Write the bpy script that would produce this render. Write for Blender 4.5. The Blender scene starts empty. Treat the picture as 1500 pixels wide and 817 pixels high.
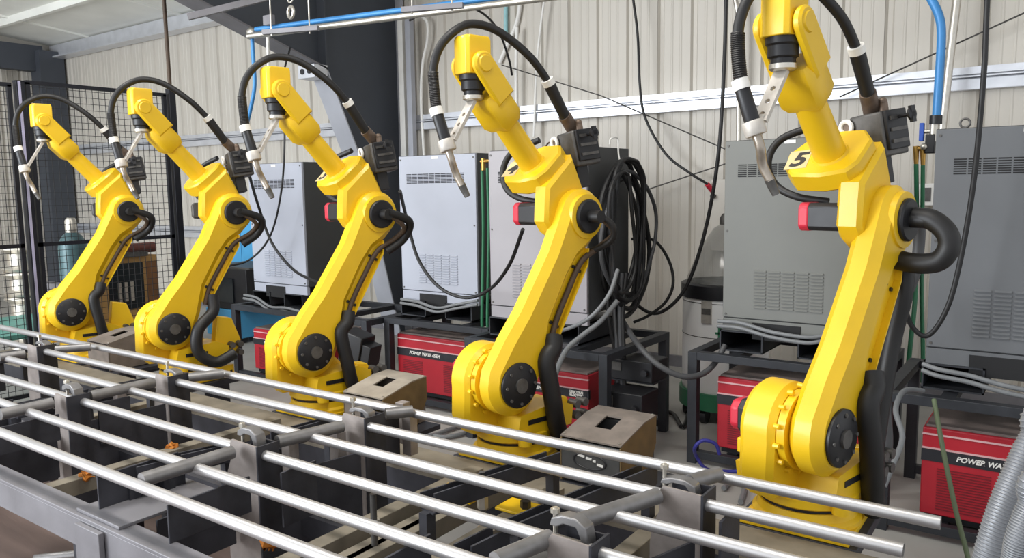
import bpy, math, random
import numpy as np
from mathutils import Vector, Matrix
random.seed(7)
SC = bpy.context.scene
COL = SC.collection
# ------------------------------------------------------------------ camera
F_PX, PITCH, ROLL, YAW, EYE = 1151.09, .1162, -.0147, .6219, 1.62
_cy, _sy = math.cos(YAW), math.sin(YAW)
FW = np.array([-_sy*math.cos(PITCH), _cy*math.cos(PITCH), -math.sin(PITCH)])
_rt = np.array([_cy, _sy, 0.]); _up = np.cross(_rt, FW)
RT = math.cos(ROLL)*_rt+math.sin(ROLL)*_up
UP = -math.sin(ROLL)*_rt+math.cos(ROLL)*_up
cam_d = bpy.data.cameras.new('camera'); cam = bpy.data.objects.new('camera', cam_d); COL.objects.link(cam)
cam_d.sensor_width = 36; cam_d.lens = F_PX/1500*36; cam_d.clip_start = .05; cam_d.clip_end = 200
_m = Matrix(((RT[0], UP[0], -FW[0], 0), (RT[1], UP[1], -FW[1], 0), (RT[2], UP[2], -FW[2], EYE), (0, 0, 0, 1)))
cam.matrix_world = _m
SC.camera = cam
# ------------------------------------------------------------------ world, lamps, exposure
SC.view_settings.view_transform = 'Standard'; SC.view_settings.look = 'None'
SC.view_settings.gamma = 1; SC.view_settings.use_curve_mapping = False
SC.view_settings.exposure = 0.35
W = bpy.data.worlds.new('sky'); SC.world = W; W.use_nodes = True
W.node_tree.nodes['Background'].inputs[0].default_value = (.93, .96, 1, 1)
W.node_tree.nodes['Background'].inputs[1].default_value = .85
def area_light(name, loc, target, sx, sy, power, col):
    d = bpy.data.lights.new(name, 'AREA'); d.shape = 'RECTANGLE'; d.size = sx; d.size_y = sy; d.energy = power; d.color = col
    o = bpy.data.objects.new(name, d); COL.objects.link(o); o.location = loc
    o.rotation_euler = (Vector(target)-Vector(loc)).to_track_quat('-Z', 'Y').to_euler(); return o
area_light('daylight_open_door', (-7.5, -4.5, 2.6), (-4.5, 3.5, 1.3), 4.5, 4.0, 700, (.90, .95, 1))
for lx, ly, lp in ((-4.6, 1.6, 58), (-1.6, 1.6, 56), (-3.2, 4.9, 42), (.6, 4.6, 22), (-8.5, 4.2, 66)):
    area_light('ceiling_lamp_light', (lx, ly, 4.35), (lx, ly, 0), 1.2, .5, lp, (1, .97, .92))

# ------------------------------------------------------------------ pixel -> place
def ray(x, y): return FW+RT*(x-750)/F_PX-UP*(y-408.5)/F_PX
def onY(x, y, Y): d = ray(x, y); t = Y/d[1]; return Vector((d[0]*t, Y, EYE+d[2]*t))
def onZ(x, y, Z): d = ray(x, y); t = (Z-EYE)/d[2]; return Vector((d[0]*t, d[1]*t, Z))
def onX(x, y, X): d = ray(x, y); t = X/d[0]; return Vector((X, d[1]*t, EYE+d[2]*t))
def path(*pts): return [onY(*p) for p in pts]

# ------------------------------------------------------------------ materials
def lin(c): return tuple(((v/255)/12.92 if v/255 <= .04045 else ((v/255+.055)/1.055)**2.4) for v in c)
MATS = {}
def mat(name, rgb, rough=.5, metal=0., var=.12, scale=8., bump=0., bscale=None, spec=.5, alpha=1., stretch=None, rgb2=None, emit=0, coat=0., trans=0.):
    if name in MATS: return MATS[name]
    m = bpy.data.materials.new(name); m.use_nodes = True; nt = m.node_tree; N = nt.nodes; L = nt.links
    b = N['Principled BSDF']; MATS[name] = m
    c = lin(rgb); b.inputs['Roughness'].default_value = rough; b.inputs['Metallic'].default_value = metal
    b.inputs['Specular IOR Level'].default_value = spec
    if coat: b.inputs['Coat Weight'].default_value = coat; b.inputs['Coat Roughness'].default_value = .15
    if trans: b.inputs['Transmission Weight'].default_value = trans
    tc = N.new('ShaderNodeTexCoord'); mp = N.new('ShaderNodeMapping'); L.new(tc.outputs['Object'], mp.inputs[0])
    if stretch: mp.inputs['Scale'].default_value = stretch
    n = N.new('ShaderNodeTexNoise'); n.inputs['Scale'].default_value = scale; n.inputs['Detail'].default_value = 5
    L.new(mp.outputs[0], n.inputs['Vector'])
    r = N.new('ShaderNodeValToRGB'); r.color_ramp.elements[0].position = .32; r.color_ramp.elements[1].position = .68
    c2 = lin(rgb2) if rgb2 else tuple(min(1, v*(1+var)) for v in c)
    c1 = c if rgb2 else tuple(v*(1-var) for v in c)
    r.color_ramp.elements[0].color = (*c1, 1); r.color_ramp.elements[1].color = (*c2, 1)
    L.new(n.outputs['Fac'], r.inputs[0]); L.new(r.outputs[0], b.inputs['Base Color'])
    rr = N.new('ShaderNodeMapRange'); rr.inputs['To Min'].default_value = max(.02, rough-.08); rr.inputs['To Max'].default_value = min(1, rough+.12)
    L.new(n.outputs['Fac'], rr.inputs[0]); L.new(rr.outputs[0], b.inputs['Roughness'])
    if bump:
        n2 = N.new('ShaderNodeTexNoise'); n2.inputs['Scale'].default_value = bscale or scale*6; n2.inputs['Detail'].default_value = 3
        L.new(mp.outputs[0], n2.inputs['Vector'])
        bp = N.new('ShaderNodeBump'); bp.inputs['Strength'].default_value = bump; bp.inputs['Distance'].default_value = .01
        L.new(n2.outputs['Fac'], bp.inputs['Height']); L.new(bp.outputs[0], b.inputs['Normal'])
    if alpha < 1: b.inputs['Alpha'].default_value = alpha
    if emit: b.inputs['Emission Color'].default_value = (*c, 1); b.inputs['Emission Strength'].default_value = emit
    return m
YEL = mat('yellow_paint', (232, 188, 20), .42, 0, .07, 5, .04, 60, coat=.15)
BLK = mat('black_plastic', (26, 26, 30), .45, 0, .25, 12)
RUB = mat('black_rubber', (24, 23, 24), .5, 0, .2, 20)
REDP = mat('red_plastic', (200, 40, 62), .45, 0, .1, 10)
ALU = mat('machined_aluminium', (205, 200, 190), .38, .85, .1, 30)
CLAMPM = mat('cast_light_metal', (198, 192, 184), .5, .3, .1, 30)
WHT = mat('white_plastic', (232, 230, 225), .45, 0, .04, 10)
BRZ = mat('bronze_casting', (120, 104, 92), .5, .6, .25, 30)
GUN = mat('gunmetal_casting', (96, 94, 92), .5, .6, .2, 30)
BRASS = mat('brass', (190, 150, 80), .35, .9, .1, 20)
COPPER = mat('torch_neck_metal', (168, 158, 146), .35, .75, .12, 40)
PIPE = mat('bright_steel_tube', (188, 186, 186), .40, .75, .08, 14, 0, None, stretch=(.3, 6, 6))
DTUBE = mat('grey_mill_steel_tube', (134, 132, 132), .42, .6, .18, 18)
STEEL = mat('dark_mill_steel', (66, 66, 72), .55, .45, .25, 9, .06, 70)
STEELL = mat('worn_steel_plate', (152, 143, 138), .55, .3, .2, 14, .05, 80)
BEAM = mat('painted_grey_steel', (124, 122, 126), .5, .2, .12, 7, .04, 80)
RUST = mat('dusty_steel_deck', (132, 124, 110), .7, .2, .2, 9, .05, 60)
RACK = mat('black_rack_paint', (48, 50, 55), .5, .2, .15, 12)
CABL = mat('lit_grey_cabinet_front', (168, 172, 184), .45, 0, .04, 4)  # fronts nearest the door, its daylight put into the paler grey
CABM = mat('mid_grey_cabinet_paint', (150, 146, 150), .45, 0, .04, 4)
CABD = mat('dim_taupe_cabinet_front', (116, 117, 113), .5, 0, .05, 4)  # dimmer end of the row, weaker light put into the grey
CABX = mat('dim_slate_cabinet_front', (98, 100, 103), .5, 0, .05, 4)  # same dim end, shade put into a still darker grey
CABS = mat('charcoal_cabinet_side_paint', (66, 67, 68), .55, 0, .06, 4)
SLOT = mat('vent_dark', (22, 22, 24), .7, 0, .1, 10)
WRED = mat('welder_red_paint', (178, 34, 48), .42, 0, .07, 6)
WREDD = mat('welder_red_louvre', (120, 24, 36), .5, 0, .1, 10)
WTOP = mat('dusty_welder_top', (120, 108, 104), .7, 0, .2, 9)
WBAND = mat('welder_dark_band', (40, 40, 46), .45, 0, .1, 10)
WALLM = mat('pale_metal_cladding', (198, 192, 182), .5, .05, .04, 1.0)
GIRT = mat('galvanised_girt', (216, 218, 224), .36, .55, .08, 6)
FRAME = mat('shaded_dark_frame_steel', (72, 76, 84), .6, .1, .1, 2)  # frame web in shade, the shade is put into this dark colour
FRAMEL = mat('lit_flange_pale_grey', (176, 178, 186), .55, .1, .08, 3)  # flange of the same frame, light on it put into the pale grey
CEIL = mat('white_roof_insulation', (236, 236, 230), .7, 0, .05, 2, .1, 8)
FLOOR = mat('stained_concrete', (150, 147, 142), .6, 0, .2, 1.6, .05, 40, rgb2=(176, 174, 170))
FENCE = mat('black_fence_paint', (34, 35, 42), .4, .3, .1, 10)
WIRE = mat('fence_wire', (58, 58, 60), .5, .5, .1, 10)
BLUEP = mat('blue_air_pipe', (62, 132, 192), .4, .1, .08, 8)
GREENH = mat('green_hose', (44, 112, 78), .45, 0, .1, 10)
BLUEH = mat('blue_hose', (52, 52, 140), .45, 0, .1, 10)
GREYH = mat('grey_cable', (118, 120, 122), .45, 0, .1, 20)
BROWNC = mat('brown_harness_cable', (74, 58, 44), .6, 0, .2, 20)
CLEAR = mat('smoky_clear_plastic', (150, 150, 146), .12, 0, .05, 6, alpha=.45)
DRUMW = mat('white_drum', (226, 226, 224), .45, 0, .04, 5)
TAN = mat('tan_machine_paint', (176, 138, 84), .55, 0, .15, 8)
TEALC = mat('teal_gas_cylinder', (70, 96, 100), .4, .2, .15, 6)
BLUEM = mat('sky_blue_machine', (74, 158, 208), .4, 0, .05, 6)
PADW = mat('number_plate_beige', (206, 186, 138), .5, 0, .06, 10)
INK = mat('black_ink', (46, 40, 40), .6, 0, .05, 10)
BOXT = mat('dusty_grey_box_top', (126, 116, 108), .65, .2, .2, 14)
BOXF = mat('dark_grey_box_front', (74, 74, 74), .5, .2, .15, 14)
BOXO = mat('olive_brown_box_side', (120, 100, 66), .55, .2, .2, 14)
ORANGE = mat('orange_rag', (196, 120, 40), .8, 0, .3, 20)
TEALT = mat('teal_bench_top', (92, 150, 140), .5, 0, .15, 8)
GLASSD = mat('dark_panel_glass', (30, 36, 40), .2, 0, .1, 8)
LIGHTW = mat('lamp_diffuser', (255, 252, 245), .5, 0, 0, 5, emit=3)

# ------------------------------------------------------------------ mesh helpers
def ortho(d):
    d = Vector(d).normalized(); a = Vector((0, 0, 1)) if abs(d.z) < .9 else Vector((1, 0, 0))
    u = d.cross(a).normalized(); return u, d.cross(u).normalized(), d
def catmull(pts, sub=6):
    P = [Vector(p) for p in pts]
    if len(P) < 3: return P
    P = [2*P[0]-P[1]]+P+[2*P[-1]-P[-2]]; out = []
    for i in range(1, len(P)-2):
        a, b, c, d = P[i-1:i+3]
        for k in range(sub):
            t = k/sub
            out.append(.5*((2*b)+(c-a)*t+(2*a-5*b+4*c-d)*t*t+(3*b-a-3*c+d)*t**3))
    out.append(P[-2]); return out
class MB:
    def __init__(s): s.v = []; s.f = []
    def add(s, vs, fs):
        o = len(s.v); s.v += [Vector(v) for v in vs]; s.f += [tuple(i+o for i in f) for f in fs]; return s
    def box(s, a, b):
        x0, y0, z0 = a; x1, y1, z1 = b
        return s.add([(x0, y0, z0), (x1, y0, z0), (x1, y1, z0), (x0, y1, z0), (x0, y0, z1), (x1, y0, z1), (x1, y1, z1), (x0, y1, z1)],
                     [(3, 2, 1, 0), (4, 5, 6, 7), (0, 1, 5, 4), (1, 2, 6, 5), (2, 3, 7, 6), (3, 0, 4, 7)])
    def obox(s, c, size, ax, ay, az):
        c = Vector(c); ax, ay, az = (Vector(q).normalized() for q in (ax, ay, az)); vs = []
        for k in (-.5, .5):
            for i, j in ((-.5, -.5), (.5, -.5), (.5, .5), (-.5, .5)): vs.append(c+ax*size[0]*i+ay*size[1]*j+az*size[2]*k)
        return s.add(vs, [(3, 2, 1, 0), (4, 5, 6, 7), (0, 1, 5, 4), (1, 2, 6, 5), (2, 3, 7, 6), (3, 0, 4, 7)])
    def bar(s, p0, p1, w, h, up=(0, 0, 1)):
        p0, p1 = Vector(p0), Vector(p1); d = (p1-p0); L = d.length; d.normalize(); sd = d.cross(Vector(up)).normalized(); u = sd.cross(d)
        return s.obox((p0+p1)/2, (L, w, h), d, sd, u)
    def rings(s, rings, caps=True):
        n = len(rings[0]); vs = [v for r in rings for v in r]; fs = []
        for k in range(len(rings)-1):
            for i in range(n):
                j = (i+1) % n; fs.append((k*n+i, k*n+j, (k+1)*n+j, (k+1)*n+i))
        if caps: fs.append(tuple(reversed(range(n)))); fs.append(tuple((len(rings)-1)*n+i for i in range(n)))
        return s.add(vs, fs)
    def cyl(s, p0, p1, r0, r1=None, n=20, caps=True):
        r1 = r0 if r1 is None else r1; p0, p1 = Vector(p0), Vector(p1); u, w, d = ortho(p1-p0)
        ang = [2*math.pi*i/n for i in range(n)]
        return s.rings([[p+u*r*math.cos(a)+w*r*math.sin(a) for a in ang] for p, r in ((p0, r0), (p1, r1))], caps)
    def lathe(s, prof, o=(0, 0, 0), d=(0, 0, 1), n=28):
        u, w, d = ortho(d); o = Vector(o); ang = [2*math.pi*i/n for i in range(n)]
        return s.rings([[o+d*h+u*r*math.cos(a)+w*r*math.sin(a) for a in ang] for r, h in prof])
    def tube(s, pts, r, n=10, sub=6, smooth=True):
        P = catmull(pts, sub) if smooth else [Vector(p) for p in pts]
        rs = r if isinstance(r, (list, tuple)) else None
        t0 = (P[1]-P[0]).normalized(); u, w, _ = ortho(t0); R = []
        for i, p in enumerate(P):
            t = (P[min(i+1, len(P)-1)]-P[max(i-1, 0)]).normalized()
            u = (u-t*u.dot(t)).normalized(); w = t.cross(u)
            q = r if not rs else rs[0]+(rs[1]-rs[0])*i/(len(P)-1)
            R.append([p+u*q*math.cos(2*math.pi*k/n)+w*q*math.sin(2*math.pi*k/n) for k in range(n)])
        return s.rings(R)
    def prism(s, poly, fn, a, b):
        return s.rings([[fn(p, q, a) for p, q in poly], [fn(p, q, b) for p, q in poly]])
    def sphere(s, c, r, n=12, m=8, sc=(1, 1, 1)):
        c = Vector(c); R = []
        for j in range(1, m):
            t = math.pi*j/m; R.append([c+Vector((r*sc[0]*math.sin(t)*math.cos(2*math.pi*i/n), r*sc[1]*math.sin(t)*math.sin(2*math.pi*i/n), -r*sc[2]*math.cos(t))) for i in range(n)])
        return s.rings(R)
    def torus(s, c, d, R, r, n=20, m=8):
        u, w, d = ortho(d); c = Vector(c); vs = []; fs = []
        for i in range(n):
            a = 2*math.pi*i/n; e = u*math.cos(a)+w*math.sin(a)
            for j in range(m):
                b = 2*math.pi*j/m; vs.append(c+e*(R+r*math.cos(b))+d*r*math.sin(b))
        for i in range(n):
            for j in range(m):
                fs.append((i*m+j, ((i+1) % n)*m+j, ((i+1) % n)*m+(j+1) % m, i*m+(j+1) % m))
        return s.add(vs, fs)
    def mesh(s, name, m, off=Vector((0, 0, 0)), angle=38):
        me = bpy.data.meshes.new(name); me.from_pydata([tuple(v-off) for v in s.v], [], s.f); me.validate()
        import bmesh
        bm = bmesh.new(); bm.from_mesh(me); bmesh.ops.recalc_face_normals(bm, faces=bm.faces); bm.to_mesh(me); bm.free()
        me.polygons.foreach_set('use_smooth', [True]*len(me.polygons)); me.set_sharp_from_angle(angle=math.radians(angle))
        me.materials.append(m); return me
    def build(s, name, m, parent=None, local=False, bevel=0, **tags):
        off = Vector((0, 0, 0))
        if parent is not None and not local: off = world_loc(parent)
        if parent is None and s.v:
            xs = [v.x for v in s.v]; ys = [v.y for v in s.v]; off = Vector(((min(xs)+max(xs))/2, (min(ys)+max(ys))/2, min(v.z for v in s.v)))
        o = bpy.data.objects.new(name, s.mesh(name, m, off)); COL.objects.link(o)
        if parent is not None: o.parent = parent
        else: o.location = off
        if bevel:
            b = o.modifiers.new('bevel', 'BEVEL'); b.width = bevel; b.segments = 2; b.limit_method = 'ANGLE'; b.angle_limit = math.radians(40)
        for k, v in tags.items(): o[k] = v
        return o
def world_loc(o):
    v = Vector((0, 0, 0))
    while o is not None: v += o.location; o = o.parent
    return v
def thing(name, label, cat, loc, group=None):
    o = bpy.data.objects.new(name, None); COL.objects.link(o); o.location = loc; o.empty_display_size = .1
    o['label'] = label; o['category'] = cat
    if group: o['group'] = group
    return o
def copy_part(o, parent):
    c = o.copy(); COL.objects.link(c); c.parent = parent
    for ch in list(o.children): copy_part(ch, c)
    return c
def inst(name, me, parent, loc, rot=None, scale=None):
    o = bpy.data.objects.new(name, me); COL.objects.link(o); o.parent = parent; o.location = loc
    if rot is not None: o.rotation_euler = rot
    if scale is not None: o.scale = scale
    return o
def text(name, s, size, m, parent, loc, rot, ext=.0008, align='CENTER', shear=0, sx=1):
    c = bpy.data.curves.new(name, 'FONT'); c.body = s; c.size = size; c.extrude = ext; c.align_x = align; c.align_y = 'CENTER'; c.shear = shear
    o = bpy.data.objects.new(name, c); COL.objects.link(o); o.data.materials.append(m)
    o.parent = parent; o.location = loc; o.rotation_euler = rot; o.scale = (sx, 1, 1); return o
def struct(o): o['kind'] = 'structure'; return o
def text_mesh(name, s, size, m, parent, loc, rot, ext=.0008, align='CENTER', shear=0, sx=1, offset=0):
    o = text(name, s, size, m, parent, loc, rot, ext, align, shear, sx); o.data.offset = offset
    bpy.context.view_layer.update()
    me = bpy.data.meshes.new_from_object(o.evaluated_get(bpy.context.evaluated_depsgraph_get()))
    n = bpy.data.objects.new(name, me); COL.objects.link(n); n.parent = parent; n.location = loc; n.rotation_euler = rot; n.scale = (sx, 1, 1)
    if not me.materials: me.materials.append(m)
    cu = o.data; bpy.data.objects.remove(o); bpy.data.curves.remove(cu); n.name = name; return n
RX90 = (math.pi/2, 0, 0)
# ================================================================== SETTING
WY, WX0, WX1, WH = 6.5, -13.84, 3.2, 4.0
fl = struct(MB().box((-16, -4, -.06), (4.5, 6.7, 0)).build('floor', FLOOR))
wb = struct(MB().box((WX0-.1, WY+.06, 0), (WX1, WY+.14, WH+.05)).build('wall_back', WALLM))
pm = MB(); P = .305; prof = []
for k in range(3):
    x0 = k*P
    prof += [(x0, 0), (x0+.016, .024), (x0+.048, .024), (x0+.064, 0), (x0+.125, 0), (x0+.132, -.004), (x0+.142, -.004), (x0+.149, 0), (x0+.205, 0), (x0+.212, -.004), (x0+.222, -.004), (x0+.229, 0)]
prof.append((3*P-.002, 0))
for (xa, ya), (xb, yb) in zip(prof[:-1], prof[1:]):
    pm.add([(xa, ya, 0), (xb, yb, 0), (xb, yb, WH), (xa, ya, WH)], [(0, 1, 2, 3)])
pmesh = pm.mesh('wall_panel', WALLM, angle=10)
scm = MB().cyl((0, 0, 0), (0, -.008, 0), .008, n=6).mesh('screw', BLK)
wl0 = world_loc(wb)
off = (-3.329 - WX0) % P - .032
k = 0
x = WX0+off-P
while x < WX1-.9:
    inst('wall_panel', pmesh, wb, Vector((x, WY, 0))-wl0); k += 1; x += 3*P
# end wall far left
we = struct(MB().box((WX0-.16, -4, 0), (WX0-.08, WY+.14, WH+.9)).build('wall_left', WALLM))
wel = world_loc(we); y = WY-3*P
while y > -2:
    inst('wall_panel', pmesh, we, Vector((WX0-.04, y, 0))-wel, (0, 0, math.pi/2)); y -= 3*P
# girts and eave strut (z-section rails)
def girt(z, x0, x1, nm):
    g = MB(); h = .155
    g.box((x0, WY-.02, z), (x1, WY-.004, z+h)); g.box((x0, WY-.10, z+h*.54), (x1, WY-.02, z+h*.60)); g.box((x0, WY-.075, z), (x1, WY-.02, z+.008))
    g.box((x0, WY-.075, z+h-.008), (x1, WY-.02, z+h)); g.box((x0, WY-.079, z+h*.02), (x1, WY-.075, z+h*.46)); g.box((x0, WY-.079, z+h*.68), (x1, WY-.075, z+h))
    return struct(g.build(nm, GIRT))
girt(2.25, -6.0, WX1, 'trim_1'); girt(2.25, WX0, -6.4, 'trim_2'); girt(.98, WX0, -6.4, 'trim_3')
e = MB(); e.box((WX0, WY-.12, 3.82), (WX1, WY-.02, 4.02)); e.box((WX0, WY-.22, 3.80), (WX1, WY-.02, 3.825)); struct(e.build('trim_4', GIRT))
bm_ = MB(); bm_.box((WX0, WY-.03, 0), (WX1, WY, .1)); struct(bm_.build('baseboard_back', BEAM))
# roof: slope up towards the front
RS = .10
def roofz(y): return 4.03+(WY-y)*RS
cl = struct(MB().add([(WX0-.2, WY+.1, roofz(WY+.1)), (WX1+1.2, WY+.1, roofz(WY+.1)), (WX1+1.2, -1.5, roofz(-1.5)), (WX0-.2, -1.5, roofz(-1.5)), (WX0-.2, WY+.1, roofz(WY+.1)+.08), (WX1+1.2, WY+.1, roofz(WY+.1)+.08), (WX1+1.2, -1.5, roofz(-1.5)+.08), (WX0-.2, -1.5, roofz(-1.5)+.08)],
    [(0, 1, 2, 3), (7, 6, 5, 4), (0, 4, 5, 1), (1, 5, 6, 2), (2, 6, 7, 3), (3, 7, 4, 0)]).build('ceiling', CEIL))
for i, y in enumerate((5.3, 3.8, 2.3, .8)):
    struct(MB().box((WX0, y-.03, roofz(y)-.10), (WX1, y+.03, roofz(y)+.02)).build('trim_%d' % (5+i), CEIL))
for i, x in enumerate((-12.6, -10.1, -8.6)):
    struct(MB().bar((x, 6.4, roofz(6.4)-.012), (x, -1, roofz(-1)-.012), .05, .03).build('trim_%d' % (10+i), CEIL))
# rigid steel frame: tapered column and rafter
def rigid_frame(X, nm, lab):
    t = thing(nm, lab, 'steel frame', (X, WY, 0))
    cw = [(6.46, 0), (6.28, 0), (5.74, 2.0), (5.36, 2.80), (5.36, 4.05), (6.46, 3.9)]
    MB().prism(cw, lambda p, q, a: Vector((a, p, q)), X-.006, X+.006).build('column_web', FRAME, t)
    rw = [(5.37, 2.80), (3.7, 3.30), (.6, 3.95), (.6, roofz(.6)-.12), (5.37, roofz(5.37)-.12)]
    MB().prism(rw, lambda p, q, a: Vector((a, p, q)), X-.006, X+.006).build('rafter_web', FRAME, t)
    f = MB()
    for (a, b), (c, d) in (((6.28, 0), (5.74, 2.0)), ((5.74, 2.0), (5.36, 2.80))):
        f.bar((X, a, b), (X, c, d), .24, .014, up=(0, -.3, 1) if 0 else (0, 1, 0))
    f.build('inner_flange', FRAMEL, t)
    MB().bar((X, 6.47, 0), (X, 6.47, 3.9), .22, .014, up=(0, 1, 0)).build('outer_flange', FRAMEL, t)
    g = MB().bar((X, 5.37, 2.80), (X, 3.7, 3.30), .24, .016); g.bar((X, 3.7, 3.30), (X, .6, 3.95), .24, .016); g.build('rafter_flange', BEAM, t)
    MB().box((X+.006, 5.36, 2.80), (X+.11, 5.38, 4.0)).build('stiffener', FRAME, t)
    c = MB().box((X-.12, 5.20, 2.70), (X+.12, 5.37, 2.83)); cp = c.build('splice_plate', GIRT, t, bevel=.004)
    for dx in (-.05, .05): MB().cyl((X+dx, 5.20, 2.765), (X+dx, 5.19, 2.765), .028, n=10).build('splice_bolt', BLK, t)
    return t
rigid_frame(-6.15, 'rigid_frame', 'dark tapered steel column and rafter against the pale cladding')
t = thing('corner_column', 'dark steel corner column with deep beam at the far end of the hall', 'steel frame', (WX0, 6.2, 0))
MB().box((WX0-.02, 6.08, 0), (WX0+.30, 6.46, 3.9)).build('column', FRAME, t)
MB().box((WX0-.02, -1.4, 3.58), (WX0+.16, 6.2, 3.98)).build('beam', FRAME, t)
MB().box((WX0+.16, 5.35, 3.3), (WX0+.2, 5.50, 3.6)).build('bracket', FRAME, t)
# ceiling lamps (out of view, they light the shop)
for i, (lx, ly) in enumerate(((-4.6, 1.6), (-1.6, 1.6), (-3.2, 4.9), (.6, 4.6), (-8.5, 4.2))):
    t = thing('ceiling_lamp', 'white shop ceiling lamp hung under the roof', 'lamp', (lx, ly, 4.37), 'shop ceiling lamps')
    MB().box((lx-.62, ly-.27, 4.37), (lx+.62, ly+.27, 4.43)).build('housing', WHT, t)
    for dx in (-.5, .5): MB().cyl((lx+dx, ly, 4.42), (lx+dx, ly, roofz(ly)+.02), .006, n=6).build('hanger', ALU, t)

# ================================================================== ROBOT
R0, RSP, RYJ, RZB = -.69, 1.218, 2.66, .49
def rob_org(i): return Vector((R0-RSP*(5-i), RYJ, RZB))
RJ1 = Matrix.Rotation(math.radians(-13.3), 3, 'Z')      # every robot is swung a little about its base axis
def loc4(px, py, Y): return RJ1.inverted() @ (onY(px, py, Y)-rob_org(4))
J2 = (-.118, .344); J3 = (.283, 1.008); DX = .034
Ud = Vector((0, -.669, .743)).normalized(); Vd = Vector((0, -.743, -.669)).normalized(); Xd = Vector((1, 0, 0))
WC = Vector((-.034, -.148, 1.562))
def fore(x, t, v): return WC+Xd*x-Ud*t+Vd*v
ad = Vector((0, J3[0]-J2[0], J3[1]-J2[1])).normalized(); an = Vector((0, -ad.z, ad.y))
def armp(s, w, x): return Vector((x+DX, J2[0], J2[1]))+ad*s+an*w
def armw(i, s, w, x): return rob_org(i)+RJ1 @ armp(s, w, x)
def robw(i, x, y, z): return rob_org(i)+RJ1 @ Vector((x, y, z))
def chamfer_prism(mb, poly, fn, a, b, ch, inset):
    n = len(poly)
    if sum(poly[i-1][0]*poly[i][1]-poly[i][0]*poly[i-1][1] for i in range(n)) < 0: poly = poly[::-1]
    ins = []
    for i in range(n):
        p0, p1, p2 = poly[i-1], poly[i], poly[(i+1) % n]
        d1 = Vector((p1[0]-p0[0], p1[1]-p0[1])).normalized(); d2 = Vector((p2[0]-p1[0], p2[1]-p1[1])).normalized()
        nn = (Vector((-d1.y, d1.x))+Vector((-d2.y, d2.x)))
        if nn.length < 1e-6: nn = Vector((-d1.y, d1.x))
        nn.normalize(); nn *= inset/max(.5, nn.dot(Vector((-d1.y, d1.x))))
        ins.append((p1[0]+nn.x, p1[1]+nn.y))
    mb.rings([[fn(p, q, a) for p, q in ins], [fn(p, q, a+ch) for p, q in poly], [fn(p, q, b-ch) for p, q in poly], [fn(p, q, b) for p, q in ins]])
    return mb
def arc(cx, cy, r, a0, a1, n):
    return [(cx+r*math.cos(math.radians(a0+(a1-a0)*i/n)), cy+r*math.sin(math.radians(a0+(a1-a0)*i/n))) for i in range(n+1)]
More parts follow.
